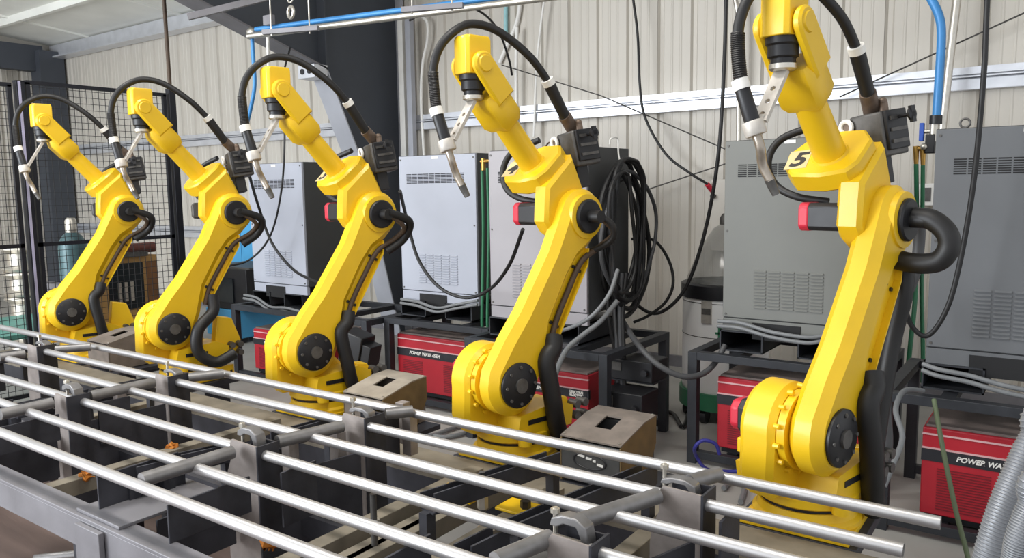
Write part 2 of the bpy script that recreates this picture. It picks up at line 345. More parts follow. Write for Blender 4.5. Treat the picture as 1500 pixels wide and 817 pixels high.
def make_robot(org):
    t = thing('welding_robot', '', 'robot', org)
    def B(mb, n, m, p=t, swing=True, **k):
        if swing: mb.v = [RJ1 @ v for v in mb.v]
        return mb.build(n, m, p, local=True, **k)
    # base
    bp = B(MB().box((-.175, -.165, 0), (.175, .22, .02)), 'base_plate', YEL, swing=False, bevel=.003)
    for x in (-.15, .15):
        for y in (-.14, .19): B(MB().cyl((x, y, .02), (x, y, .036), .014, n=6), 'bolt', BLK, bp, swing=False)
    b = MB().lathe([(.175, .02), (.175, .034), (.162, .045), (.158, .074)], n=36); b.box((-.16, 0, .02), (.16, .21, .07)); B(b, 'base_casting', YEL, swing=False)
    B(MB().lathe([(.151, .074), (.151, .086)], n=36), 'seam_ring', BLK)
    tt = MB().lathe([(.158, .086), (.166, .092), (.166, .118), (.155, .130), (.10, .138)], n=36)
    tt.prism([(-.12, .12), (.10, .12), (.19, .12), (.20, .20), (.12, .235), (-.10, .21)], lambda p, q, a: Vector((a+DX, p, q)), -.02, .125)
    B(tt, 'turntable', YEL)
    B(MB().box((.158, -.06, .165), (.1615, .07, .185)), 'slot', BLK)
    for x, y in ((-.15, -.09), (.16, -.08)): B(MB().cyl((x, y, .085), (x, y, .135), .028, n=14), 'lifting_lug', YEL)
    # shoulder housing, axis along x
    pr = arc(J2[0], J2[1], .148, -10, 190, 22)+[(J2[0]-.150, .20), (J2[0]-.10, .125), (.13, .125), (.12, .22)]
    h = chamfer_prism(MB(), pr, lambda p, q, a: Vector((a+DX, p, q)), -.135, -.012, .02, .016)
    h.prism([(-.2, .125), (.15, .125), (.08, .22), (-.22, .22)], lambda p, q, a: Vector((a+DX, p, q)), -.17, -.11)
    B(h, 'shoulder_housing', YEL)
    B(MB().lathe([(.118, 0), (.130, .004), (.130, .03)], (DX-.013, *J2), (1, 0, 0), 40), 'gear_flange', YEL)
    bl = MB()
    for k in range(14):
        a = 2*math.pi*k/14+.2; bl.cyl((DX-.012, J2[0]+.141*math.cos(a), J2[1]+.141*math.sin(a)), (DX+.006, J2[0]+.141*math.cos(a), J2[1]+.141*math.sin(a)), .0085, n=8)
    B(bl, 'flange_bolts', YEL, kind='stuff')
    oc8 = lambda h, c: [(-h, -h+c), (-h+c, -h), (h-c, -h), (h, -h+c), (h, h-c), (h-c, h), (-h+c, h), (-h, h-c)]
    mo = B(MB().prism(oc8(.060, .024), lambda p, q, a: Vector((a, J2[0]-.015+p, J2[1]+.012+q)), -.150, -.09), 'shoulder_motor', BLK, bevel=.004)
    B(MB().prism(oc8(.052, .022), lambda p, q, a: Vector((a, J2[0]-.015+p, J2[1]+.012+q)), -.186, -.149), 'motor_cap', REDP, mo, bevel=.008)
    B(MB().box((-.14, J2[0]-.09, J2[1]-.10), (-.10, J2[0]-.05, J2[1]-.05)), 'stop_block', YEL, bevel=.004)
    # lower arm
    out = [(.0, .138), (.14, .128), (.27, .108), (.55, .094), (.66, .104)]+[(.77+.116*math.sin(math.radians(a)), .116*math.cos(math.radians(a))) for a in range(-10, 200, 15)]+[(.68, -.098), (.60, -.058), (.50, -.046), (.30, -.052), (.15, -.10)]+[(-.132*math.sin(math.radians(a)), -.132*math.cos(math.radians(a))) for a in range(0, 180, 15)]
    am = MB(); chamfer_prism(am, out, lambda s, w, x: armp(s, w, x), .018, .132, .030, .031)
    arm = B(am, 'lower_arm', YEL)
    d = MB().lathe([(.092, 0), (.092, .012), (.084, .018)], (.131+DX, *J2), (1, 0, 0), 32); d2 = B(d, 'arm_cover', BLK)
    bo = MB()
    for k in range(8):
        a = 2*math.pi*k/8; bo.cyl((.148+DX, J2[0]+.074*math.cos(a), J2[1]+.074*math.sin(a)), (.154+DX, J2[0]+.074*math.cos(a), J2[1]+.074*math.sin(a)), .007, n=8)
    bo.lathe([(.03, .0), (.03, .012)], (.146+DX, *J2), (1, 0, 0), 16); B(bo, 'cover_bolts', GUN, d2, kind='stuff')
    c3 = armp(.77, 0, .131)
    B(MB().lathe([(.098, -.01), (.094, .008), (.075, .010)], c3, (1, 0, 0), 32), 'elbow_boss', YEL)
    e2 = B(MB().lathe([(.072, .004), (.072, .020), (.066, .026)], c3, (1, 0, 0), 32), 'elbow_cover', BLK)
    B(MB().cyl(c3+Vector((.02, 0, 0)), c3+Vector((.085, 0, 0)), .026, n=16), 'cable_gland', RUB, e2)
    # cable guide along back of arm
    g = MB(); gp = [(.20, -.10), (.235, -.045), (.60, -.045), (.66, -.085), (.655, -.115), (.60, -.118), (.25, -.118)]
    g.prism(gp, armp, .098, .104); gq = [(.25, -.114), (.60, -.114), (.60, -.120), (.25, -.120)]; g.prism(gq, armp, .098, .128); g.prism([(.20, -.10), (.25, -.120), (.252, -.114), (.206, -.096)], armp, .098, .128); g.prism([(.60, -.114), (.66, -.083), (.664, -.088), (.60, -.120)], armp, .098, .128)
    gd = B(g, 'cable_guide', YEL)
    gb = MB()
    for s in (.3, .56):
        for w in (-.060, -.104): gb.cyl(armp(s, w, .103), armp(s, w, .111), .0075, n=8)
    B(gb, 'guide_bolts', BLK, gd, kind='stuff')
    # elbow: number housing slab, neck, motor
    oc = [(-.158, -.01), (-.145, .055), (-.10, .10), (.0, .105), (.085, .085), (.112, .04), (.118, -.07), (.075, -.125), (-.02, -.125), (-.12, -.075)]
    sl = chamfer_prism(MB(), oc, lambda p, q, a: fore(p, a, q), .452, .535, .01, .008); B(sl, 'elbow_housing', YEL)
    nk = [(J3[0]+.10*math.cos(math.radians(a)), J3[1]+.10*math.sin(math.radians(a))) for a in range(-150, 31, 20)]
    q1 = fore(0, .50, -.11); q2 = fore(0, .50, .09)
    nk = [(J3[0]+.10*math.cos(math.radians(a)), J3[1]+.10*math.sin(math.radians(a))) for a in range(-100, 31, 20)]+[(q1.y, q1.z), (q2.y, q2.z), (.112, 1.06), (.108, .985), (.14, .94), (.20, .905)]
    B(chamfer_prism(MB(), nk, lambda p, q, a: Vector((a, p, q)), .012, .10, .014, .014), 'elbow_neck', YEL)
    B(MB().cyl(fore(.115, .53, .06), fore(.115, .53, .10), .016, n=10), 'grease_plug', BRZ)
    sq = lambda h, c: [(-h, -h+c), (-h+c, -h), (h-c, -h), (h, -h+c), (h, h-c), (h-c, h), (-h+c, h), (-h, h-c)]
    em = B(MB().prism(sq(.047, .012), lambda p, q, a: Vector((a+DX, J3[0]-.115+p, J3[1]+.006+q)), -.125, .012), 'elbow_motor', BLK, bevel=.003)
    B(MB().prism(sq(.049, .016), lambda p, q, a: Vector((a+DX, J3[0]-.115+p, J3[1]+.006+q)), -.16, -.122), 'motor_cap', REDP, em, bevel=.006)
    # forearm
    fa = MB(); u_, w_, _ = Xd, Vd, None
    rr = []
    for tt_, rx, rv in ((.46, .054, .054), (.42, .053, .053), (.22, .050, .050)):
        rr.append([fore(rx*math.cos(2*math.pi*k/28), tt_, rv*math.sin(2*math.pi*k/28)) for k in range(28)])
    fa.rings(rr); fm = B(fa, 'forearm_tube', YEL)
    B(MB().lathe([(.064, 0), (.058, .010)], fore(0, .455, 0), Ud, 28), 'forearm_collar', YEL, fm)
    wb_ = chamfer_prism(MB(), [(-.074, .045), (-.060, .062), (.060, .062), (.074, .045), (.074, -.045), (.060, -.060), (-.060, -.060), (-.074, -.045)][::-1], lambda p, q, a: fore(p, a, q), .075, .235, .03, .016)
    B(wb_, 'wrist_body', YEL)
    C5 = WC+Vector((0, -.012, .048))
    for sx in (-1, 1):
        ch = MB(); x0, x1 = sx*.052, sx*.082
        o2 = [(.048*math.sin(math.radians(a)), .048*math.cos(math.radians(a))) for a in range(-90, 91, 15)]
        pl = [(-p, q) for p, q in []]
        poly = [(-.17, .050), (-.17, -.055)]+[(math.cos(math.radians(a))*.05, math.sin(math.radians(a))*.05) for a in range(-90, 91, 15)]
        chamfer_prism(ch, poly, lambda p, q, a: C5+Xd*a+Ud*p-Vd*q, min(x0, x1), max(x0, x1), .008, .008); B(ch, 'wrist_cheek', YEL)
    cap = MB().lathe([(.034, 0), (.030, .006)], C5+Xd*.082, (1, 0, 0), 20); B(cap, 'cheek_cap', YEL)
    hb = MB(); zb = C5.z-.036; zt = C5.z+.112
    poly = [(-.050, -.050), (-.036, -.062), (.036, -.062), (.050, -.050), (.050, .055), (-.050, .055)]
    hb.rings([[Vector((C5.x+p, C5.y+q, zb)) for p, q in poly], [Vector((C5.x+p, C5.y+q, zt-.016)) for p, q in poly], [Vector((C5.x+p*.9, C5.y+q*.9, zt)) for p, q in poly]])
    B(hb, 'wrist_block', YEL, bevel=.003)
    fl_ = B(MB().lathe([(.054, 0), (.054, -.02), (.047, -.026), (.047, -.058), (.038, -.064), (.038, -.08)], (C5.x, C5.y, zb), (0, 0, 1), 24), 'tool_flange', BLK)
    B(MB().lathe([(.042, 0), (.042, -.014), (.034, -.02)], (C5.x, C5.y, zb-.08), (0, 0, 1), 24), 'flange_ring', ALU, fl_)
    # torch bracket: plate with real holes
    A0 = Vector((C5.x, C5.y-.005, zb-.10)); A1 = Vector((-.048, -.258, 1.318)); dd = (A1-A0); Ln = dd.length; dd.normalize()
    sd = Vector((1, 0, 0)); sd = (sd-dd*sd.dot(dd)).normalized(); nn = dd.cross(sd)
    br = MB(); nc = 4; cl_ = Ln/nc; th = .007
    for c in range(nc):
        o = A0+dd*(cl_*(c+.5)); sqp = []; hol = []
        for k in range(16):
            a = 2*math.pi*k/16; ca, sa = math.cos(a), math.sin(a); m_ = max(abs(ca), abs(sa))
            sqp.append((ca/m_*.023, sa/m_*cl_/2)); hol.append((ca*.0085, sa*.0085))
        P_ = lambda p, h: o+sd*p[0]+dd*p[1]+nn*h
        if c == 0: hol = [(p[0]*.02, p[1]*.02) for p in hol]
        br.rings([[P_(p, th) for p in hol], [P_(p, th) for p in sqp], [P_(p, -th) for p in sqp], [P_(p, -th) for p in hol], [P_(p, th) for p in hol]], caps=False)
    brk = B(br, 'torch_bracket', CLAMPM)
    H = Vector((-.054, -.28, 1.297)); CO = loc4(640, 165, 2.39); tdir = (CO-H).normalized()
    tr = B(MB().lathe([(.031, -.022), (.033, -.018), (.033, .018), (.031, .022)], H, tdir, 20), 'torch_clamp', CLAMPM, brk)
    B(MB().obox((A1+H)/2, (.05, .03, .032), (H-A1) if (H-A1).length > 1e-4 else sd, Vector((0, 0, 1)).cross(H-A1), (0, 0, 1)), 'clamp_arm', CLAMPM, brk)
    to = B(MB().lathe([(.022, .016), (.024, .03), (.023, (CO-H).length-.01), (.02, (CO-H).length)], H, tdir, 16), 'torch_handle', BLK)
    B(MB().lathe([(.026, -.012), (.027, .0), (.026, .02)], CO, tdir, 16), 'collar', WHT, to)
    B(MB().tube([H-tdir*.01, H-tdir*.06, loc4(668, 254, 2.43), loc4(677, 272, 2.44)], .0145, 12), 'torch_neck', COPPER, to)
    B(MB().tube([loc4(676, 270, 2.44), loc4(681, 280, 2.45), loc4(685, 288, 2.455)], [.016, .012], 12), 'nozzle', GUN, to)
    # hose over the top
    hp = [CO, loc4(636, 130, 2.39), loc4(635, 100, 2.39), loc4(644, 70, 2.41), loc4(665, 46, 2.46), loc4(692, 35, 2.55), loc4(730, 46, 2.65), loc4(775, 82, 2.76), loc4(803, 120, 2.85), loc4(815, 143, 2.89), loc4(828, 172, 2.95)]
    ho = B(MB().tube(hp, .017, 12, 8), 'torch_cable', RUB)
    sp = MB(); Pp = catmull(hp[:4], 14)
    for k in range(2, 26):
        q = Pp[k]; sp.torus(q, Pp[k+1]-Pp[k-1], .0185, .0035, 14, 6)
    B(sp, 'strain_spring', RUB, ho, kind='stuff')
    e0, e1 = Vector(hp[-3]), Vector(hp[-1])
    B(MB().cyl(e0, e1, .026, .023, 14), 'cable_sleeve', RUB, ho)
    B(MB().cyl(e0-(e1-e0).normalized()*.012, e0+(e1-e0).normalized()*.014, .0275, n=14), 'cable_band', WHT, ho)
    # wire feeder on the elbow
    fc = loc4(848, 218, 3.02); fx = Vector((.97, -.2, .1)).normalized(); fu = (Ud*.8+Vector((0, .35, .75))).normalized(); fy = fx.cross(fu).normalized(); fu = fy.cross(fx)
    fx = -fx if fx.x < 0 else fx
    O = lambda a, b_, c: fc+fx*a+fy*b_+fu*c
    fd = B(MB().obox(fc, (.125, .13, .155), fx, fy, fu), 'feeder_body', GUN, bevel=.008)
    B(MB().obox(O(.068, 0, .01), (.016, .11, .135), fx, fy, fu), 'feeder_door', BLK, fd, bevel=.004)
    fr_ = MB()
    for c in (-.04, .0, .04): fr_.obox(O(.078, 0, c+.01), (.008, .085, .012), fx, fy, fu)
    B(fr_, 'door_ribs', GUN, fd, kind='stuff')
    kb = MB().cyl(O(.075, 0, .05), O(.125, 0, .05), .007, n=10); kb.lathe([(.010, 0), (.022, .006), (.022, .014), (.01, .018)], O(.12, 0, .05), fx, 12); kb.obox(O(.132, 0, .05), (.012, .02, .055), fx, fy, fu); B(kb, 'tension_knob', BLK, fd)
    B(MB().obox(O(-.075, 0, .01), (.03, .10, .10), fx, fy, fu), 'drive_block', BRZ, fd, bevel=.006)
    ft = MB().cyl(e1-(e1-e0).normalized()*.01, O(-.02, -.01, .07), .028, .03, 14); B(ft, 'cable_socket', BRZ, fd)
    gg = B(MB().torus(O(-.07, .075, .045), fy, .022, .008, 18, 8), 'gauge_ring', WHT, fd); B(MB().cyl(O(-.07, .06, .045), O(-.07, .073, .045), .022, n=16), 'gauge_core', BRZ, fd)
    rl = MB()
    for a, c in ((-.075, .03), (-.075, -.03)): rl.cyl(O(a, .05, c-.03), O(a, .068, c-.03), .02, n=12)
    rl.cyl(O(.03, .0, .078), O(.03, .0, .105), .016, n=10); rl.sphere(O(.03, 0, .11), .016); B(rl, 'drive_rolls', BRZ, fd, kind='stuff')
    B(MB().obox(O(-.02, .02, -.12), (.10, .06, .10), fx, fy, fu), 'feeder_mount', BLK, fd, bevel=.004)
    gs = MB().tube([O(-.09, 0, .04), O(-.14, -.02, .05), O(-.20, -.03, .02), O(-.215, -.02, -.02), O(-.16, 0, -.01), O(-.09, .02, -.01)], .005, 8); gs.tube([O(-.09, .03, .05), O(-.18, .03, .06), O(-.24, .02, .04)], .004, 8); B(gs, 'gas_lines', BRZ, fd, kind='stuff')
    # harness loop behind the number housing
    B(MB().tube([loc4(790, 205, 3.0), loc4(752, 222, 2.98), loc4(737, 248, 2.95), loc4(741, 275, 2.92), loc4(760, 290, 2.9), loc4(790, 296, 2.9)], .014, 10), 'harness_loop', RUB)
    return t
proto = make_robot(rob_org(1))
robots = {1: proto}
for i in range(2, 6):
    r = proto.copy(); COL.objects.link(r); r.location = rob_org(i); robots[i] = r
    for ch in list(proto.children): copy_part(ch, r)
labs = {1: 'yellow welding robot beside the black mesh fence and gas cylinder', 2: 'yellow welding robot in front of the small sky-blue machine', 3: 'yellow welding robot numbered 3 before the dark tapered building column',
        4: 'yellow welding robot numbered 4 before the cabinet hung with coiled cables', 5: 'yellow welding robot numbered 5 with a fat black cable loop at its elbow'}
zax = (Ud).normalized()
def frame_rot(xa, ya, za): return Matrix((xa, ya, za)).transposed().to_euler()
for i, r in robots.items():
    r['label'] = labs[i]; r['group'] = 'yellow arc welding robots along the pipe jig'
    P0 = RJ1 @ fore(-.104, .4515, .024)
    if i >= 3:
        xb = (Xd*.97-Vd*.12).normalized(); yb = Ud.cross(xb).normalized(); xa, ya, ua, va = RJ1 @ xb, RJ1 @ yb, RJ1 @ Ud, RJ1 @ Vd
        pl = MB().obox(P0, (.078, .095, .002), xa, ya, ua).build('number_plate', PADW, r, local=True)
        text_mesh('numeral', str(i), .098, INK, pl, P0+ua*.0012+va*.004, frame_rot(xa, ya, ua), .0006, shear=.2, sx=1.1, offset=.003)
for i in (1, 2):      # the two farthest robots have plain dark motor caps
    for ch in robots[i].children_recursive:
        if ch.name.startswith('motor_cap'): ch.material_slots[0].link = 'OBJECT'; ch.material_slots[0].material = GUN
def rpart(i, name, mb, m, **k): return mb.build(name, m, robots[i], **k)
# cable dress of each robot (world coordinates)
for i in (1, 2, 3, 4, 5):
    o = rob_org(i)
    A = lambda s_, w, x: armw(i, s_, w, x)
    Q = lambda x, y, z: robw(i, x, y, z)
    lower = [A(.25, -.075, .135), A(.20, -.085, .15), Q(.185, .02, .42), Q(.195, .04, .28), Q(.19, .07, .15), Q(.17, .13, .04)]
    if i == 2: lower = [A(.27, -.115, .12), A(.18, -.15, .15), Q(.22, .0, .33), Q(.23, -.01, .20), Q(.25, .08, .13), Q(.27, .19, .17)]
    rpart(i, 'harness_sleeve', MB().tube(lower, .034 if i < 4 else .038, 12), RUB)
    if i <= 4:
        rpart(i, 'arm_cable', MB().tube([A(.20, -.10, .12), A(.30, -.078, .117), A(.45, -.076, .116), A(.60, -.085, .118), A(.70, -.135, .14), A(.76, -.12, .20), A(.775, -.02, .20)], .013, 10), BROWNC)
    if i <= 3:
        rpart(i, 'elbow_hose', MB().tube([A(.62, -.13, .13), A(.72, -.17, .16), A(.80, -.13, .205), A(.78, 0, .20)], .022, 12), RUB)
    rpart(i, 'rear_bracket', MB().prism([(.12, .14), (.26, .14), (.29, .22), (.24, .36), (.15, .38)] if i < 3 else [(.12, .12), (.22, .12), (.23, .18), (.2, .23), (.14, .24)], lambda p, q, a: Q(a, p, q), .05, .12), YEL, bevel=.006)
    for dy in (.22, .27):
        for dz in (.15, .20): rpart(i, 'connector', MB().cyl(Q(.12, dy, dz), Q(.17, dy, dz), .018, n=10), GUN)
o = rob_org(5)
rpart(5, 'elbow_hose', MB().tube(path((1340, 318, 2.90), (1365, 322, 2.88), (1386, 340, 2.87), (1390, 362, 2.87), (1375, 382, 2.87), (1345, 386, 2.88), (1312, 380, 2.90)), .034, 14), RUB)
rpart(5, 'arm_cable', MB().tube(path((1326, 380, 2.96), (1324, 430, 2.95), (1309, 490, 2.95), (1296, 560, 2.92), (1284, 640, 2.88), (1274, 720, 2.86)), .03, 12), RUB)
rpart(4, 'elbow_hose', MB().tube(path((880, 316, 2.90), (897, 330, 2.93), (898, 348, 2.95), (880, 362, 2.95), (852, 372, 2.93), (838, 382, 2.92)), .014, 12), RUB)
# ================================================================== PLATFORM AND PIPE JIG
t = thing('robot_platform', 'dusty steel channel platform carrying the welding robots', 'platform', (-3.2, 2.4, 0))
MB().box((-6.35, 2.28, .465), (.1, 2.49, .485)).build('deck_plate', RUST, t)
MB().box((-6.35, 2.28, .36), (.1, 2.295, .465)).build('front_web', STEEL, t); MB().box((-6.35, 2.475, .36), (.1, 2.49, .465)).build('rear_web', STEEL, t)
for i in range(1, 6):
    o = rob_org(i)
    MB().box((o.x-.2, 2.49, .455), (o.x+.2, 2.92, .489)).build('robot_mount', STEEL, t, bevel=.003)
    for dy in (2.55, 2.85): MB().box((o.x-.06, dy-.05, 0), (o.x+.06, dy+.05, .456)).build('pedestal_leg', STEEL, t)
    if i in (1, 3, 4): MB().box((o.x+.25, 2.49, .463), (o.x+.68, 2.80, .485)).build('side_shelf', STEEL, t); MB().box((o.x+.44, 2.66, 0), (o.x+.50, 2.72, .464)).build('pedestal_leg', STEEL, t)
ZP = .75; PY = [k*(EYE-ZP) for k in (2.527, 2.277, 2.045, 1.802, 1.574, 1.362)]; PR = .0172
pend = [onZ(1378, 766, ZP).x, onZ(1325, 803, ZP).x, -.30, -.27, -.25, -.25]
plab = ['bright steel tube farthest across the jig, next to the robot bases', 'bright steel tube second from the robot bases', 'bright steel tube third from the robot bases',
        'bright steel tube third from the outer table beam', 'bright steel tube second from the outer table beam', 'bright steel tube lying along the outer table beam']
for k in range(6):
    m = MB(); n = 20; X0 = -6.25; X1 = pend[k]; ri = PR-.0022; c = lambda x, r: [Vector((x, PY[k]+r*math.cos(2*math.pi*i/n), ZP+r*math.sin(2*math.pi*i/n))) for i in range(n)]
    m.rings([c(X1-.2, ri), c(X1, ri), c(X1, PR), c(X0, PR), c(X0, ri), c(X0+.2, ri)], caps=True)
    o = m.build('steel_tube', PIPE); o['label'] = plab[k]; o['category'] = 'steel tube'; o['group'] = 'bright tubes laid along the jig'
# table frame
tb = thing('jig_table', 'grey steel welding jig table under the bright tubes', 'table', (-3.2, 1.6, 0))
nb = MB(); nb.box((-6.3, 1.135, .595), (.5, 1.205, .607)); nb.box((-6.3, 1.135, .505), (.5, 1.145, .596)); nb.box((-6.3, 1.135, .50), (.5, 1.19, .508)); nb.build('outer_beam', BEAM, tb, bevel=.002)
for px in (132,):
    X = onY(px, 765, 1.13).x
    for XX in (X-2.436, X, X+1.8): MB().box((XX-.075, 1.115, 0), (XX+.075, 1.133, .592)).build('leg_plate', BEAM, tb, bevel=.002); MB().box((XX+.055, 1.133, 0), (XX+.073, 1.20, .50)).build('leg_rib', BEAM, tb)
for px0, px1 in (((600, 775), (700, 738)), ((672, 797), (745, 768)), ((545, 757), (610, 733)), ((100, 702), (142, 686)), ((0, 640), (30, 632)), ((900, 817), (960, 790)), ((500, 817), (560, 790))):
    a = onZ(*px0, .56); x = a.x
    MB().box((x-.03, 1.2, .50), (x+.03, 2.28, .56)).build('cross_beam', RUST, tb, bevel=.002)
MB().box((-6.3, 1.70, .42), (-.30, 1.76, .50)).build('centre_beam', STEEL, tb)
for x in (-6.1, -4.9, -2.47, -.40): MB().box((x-.04, 1.69, 0), (x+.04, 1.77, .42)).build('table_leg', STEEL, tb)
# rows: posts, upright plates, channels, cross tubes
posts = {'B': ((78, 577), (98, 582), (131, 575)), 'C': ((225, 548), (250, 552), (275, 545)), 'D': ((340, 643), (373, 657), (408, 645)), 'E': ((500, 606), (534, 613), (565, 604)), 'F': ((802, 783), (862, 800), (898, 782)), 'G': ((965, 713), (1025, 725), (1055, 712)), 'A': ((38, 505), (57, 508), (81, 503))}
ptl = {'A': 'heat-marked square steel jig post nearest the mesh fence', 'B': 'square steel jig post with a curled clamp arm, outer line, beside the first robots', 'C': 'square steel jig post in front of the second robot from the fence',
       'D': 'square steel jig post with a curled clamp arm in the outer line before robot 3', 'E': 'square steel jig post beside the tan slotted box near robot 3', 'F': 'square steel jig post with bolted clamp in the outer line before robot 4', 'G': 'wide open-topped square steel jig post between robots 4 and 5'}
PT = .785
PC = {}
for k, (a, b, c) in posts.items():
    A_, B_, C_ = onZ(*a, PT), onZ(*b, PT), onZ(*c, PT)
    x0, x1 = A_.x, (B_.x+C_.x)/2; y0 = (A_.y+B_.y)/2; y1 = max(C_.y, y0+.085); PC[k] = (x0, x1, y0, y1); th = .007
    t = thing('jig_post', ptl[k], 'jig post', ((x0+x1)/2, (y0+y1)/2, 0), 'square jig posts along the table')
    zb = .30
    q = MB(); q.box((x1-th, y0, zb), (x1, y1, PT)); q.build('side_wall', STEEL, t)
    q = MB(); q.box((x0, y1-th, zb), (x1-th, y1, PT-.004)); q.build('back_wall', STEEL, t)
    MB().box((x0, y0+th, zb), (x0+th, y1-th, PT-.035)).build('side_wall', STEEL, t)
    # front shield flares outward to the left below the tube
    w = x1-x0
    poly = [(x1-th, zb), (x1-th, PT), (x0+.010, PT+.004), (x0+.0, PT-.012), (x0, PT-.07), (x0-w*.16, PT-.12), (x0-w*.22, PT-.17), (x0-w*.22, zb)]
    MB().prism(poly, lambda p, q_, a_: Vector((p, a_, q_)), y0, y0+th).build('front_shield', STEELL, t)
    MB().box(((x0+x1)/2-.03, (y0+y1)/2-.03, 0), ((x0+x1)/2+.03, (y0+y1)/2+.03, zb+.02)).build('post_foot', STEEL, t)
    cx = x0+w*.28; cy = y1-.03
    cl_ = MB(); ra = [(-.055, 0), (-.05, .022), (-.02, .036), (.02, .036), (.048, .018), (.055, -.02), (.055, -.06), (.033, -.06), (.033, -.015), (.02, .012), (-.015, .013), (-.035, .0)]
    cl_.prism(ra, lambda p, q_, a_: Vector((cx+p*1.0, a_, PT+(.004 if k in 'BDF' else -.008)+q_*(.9 if k in 'BDF' else .6))), cy-.02, cy+.02); ca = cl_.build('clamp_arm', DTUBE, t, bevel=.003)
    MB().box((x0+w*.45, y0+.012, PT-.05), (x0+w*.6, y0+.022, PT-.02)).build('clamp_lug', STEELL, t)
    bo = MB().cyl((cx-.05, cy, PT-.05), (cx-.05, cy, PT+.045), .006, n=8); bo.cyl((cx-.05, cy, PT+.03), (cx-.05, cy, PT+.042), .012, n=6); bo.cyl((cx-.05, cy, PT-.05), (cx-.05, cy, PT-.04), .013, n=6); bo.build('clamp_bolt', ALU, ca)
for a, b in (('B', 'C'), ('D', 'E'), ('F', 'G')):
    xa, xb = PC[a][1]-.02, PC[b][1]-.02; m = MB(); m.bar((xa, PC[a][3]+.004, .46), (xb, PC[b][2]-.012, .46), .008, .40); m.build('web_plate', STEEL, tb)
    MB().bar((PC[a][0]+.02, 1.25, .52), (PC[a][0]+.02, PC[a][2]-.012, .52), .008, .18).build('web_plate', STEEL, tb)
tubes = [((0, 523), (36, 518)), ((81, 512), (133, 508)), ((0, 607), (76, 590)), ((132, 580), (225, 560)), ((276, 553), (327, 547)), ((207, 703), (340, 662)), ((406, 647), (501, 624)), ((565, 606), (604, 602)), ((725, 822), (805, 788)), ((838, 767), (963, 726)), ((1010, 706), (1053, 694))]
tl = ['between the post nearest the fence and the tubes on its outer side', 'joining the two farthest tubes at the post nearest the fence', 'running into the outer post beside the first robots', 'spanning the two posts before the second robot', 'joining the two farthest tubes before the second robot', 'running into the clamp post beside the long base plate',
      'spanning the two posts before robot 3', 'joining the two farthest tubes near the tan slotted box', 'running into the bolted clamp post past the levelling bolts', 'spanning the two posts between robots 4 and 5', 'joining the two farthest tubes near robot 5']
for (a, b), l in zip(tubes, tl):
    A_, B_ = onZ(*a, ZP+.012), onZ(*b, ZP+.012)
    t_ = MB().cyl(A_, B_, .0225, n=18).build('cross_tube', DTUBE); t_['label'] = 'grey cross tube '+l; t_['category'] = 'steel tube'; t_['group'] = 'short grey cross tubes welded over the long tubes'
    # end-stop blocks and the channel that cradles the cross tube
chan = [((636, 723), (820, 662)), ((760, 765), (962, 681)), ((200, 684), (250, 672)), ((265, 666), (339, 650)), ((24, 592), (76, 581)), ((130, 571), (225, 552)), ((410, 633), (490, 611)), ((0, 516), (38, 511)), ((545, 601), (566, 596)), ((690, 800), (745, 773))]
for a, b in chan:
    A_, B_ = onZ(*a, .728), onZ(*b, .728)
    m = MB(); m.bar((A_.x, A_.y, .698), (B_.x, B_.y, .698), .007, .06); m.bar((A_.x-.028, A_.y, .667), (B_.x-.028, B_.y, .667), .06, .007); m.bar((A_.x-.055, A_.y, .695), (B_.x-.055, B_.y, .695), .006, .05)
    c_ = m.build('cradle_channel', STEEL, tb)
    for q in (A_, B_): MB().box((q.x-.045, q.y-.02, .50), (q.x-.015, q.y+.02, .667)).build('channel_stand', STEEL, tb)
def upright(px, Y, zt, ext, m=STEEL):
    p = onY(*px, Y); return MB().box((p.x-.004, Y, .605), (p.x+.004, Y+ext, zt)).build('upright_plate', m, tb, bevel=.002)
for px in ((142, 705), (244, 735)):
    upright(px, 1.185, .727 if px[0] < 200 else .722, .28)
p0, p1 = onZ(143, 760, .607), onZ(250, 780, .607)
for dx in (0, -1.218, 1.218):
    MB().box((-2.56+dx, 1.15, .607), (-2.30+dx, 1.50, .618)).build('base_plate', BEAM, tb, bevel=.002)
    if dx:
        for x in (-2.54, -2.12): MB().box((x+dx-.004, 1.185, .618), (x+dx+.004, 1.46, .727)).build('upright_plate', STEEL, tb)
for px in ((495, 645), (425, 655), (600, 615), (590, 600), (175, 575)):
    q = onZ(*px, .70); MB().box((q.x-.022, q.y-.022, .56), (q.x+.022, q.y+.022, .735)).build('stop_block', STEELL, tb, bevel=.003)
for px in ((560, 615), (160, 590), (430, 690), (1065, 760)):
    q = onZ(*px, .72); MB().box((q.x-.004, q.y-.05, .55), (q.x+.004, q.y+.09, .73)).build('side_plate', STEEL, tb)
for px, l in (((770, 745), 'yellow bolted pad plate between tubes before robot 4'), ((672, 722), 'yellow bolted pad plate partly under the tubes, behind a hanging bolt')):
    q = onZ(*px, .566); t = thing('pad_plate', l, 'plate', (q.x, q.y, .56))
    MB().box((q.x-.09, q.y-.05, .561), (q.x+.09, q.y+.05, .57)).build('plate', YEL, t, bevel=.002); MB().cyl((q.x, q.y, .57), (q.x, q.y, .595), .018, n=6).build('bolt', BLK, t)
for px, l in (((548, 770), 'threaded levelling bolt with brass tip hanging under the outer tubes'), ((707, 735), 'dark threaded levelling bolt beside the yellow pad plates')):
    q = onZ(*px, .62); t = thing('levelling_bolt', l, 'bolt', (q.x, q.y, .50))
    MB().cyl((q.x, q.y, .53), (q.x, q.y, .72), .010, n=12).build('shank', GUN, t); MB().cyl((q.x, q.y, .60), (q.x, q.y, .64), .018, n=6).build('nut', ALU, t); MB().cyl((q.x, q.y, .50), (q.x, q.y, .535), .02, n=14).build('foot', BRASS, t)
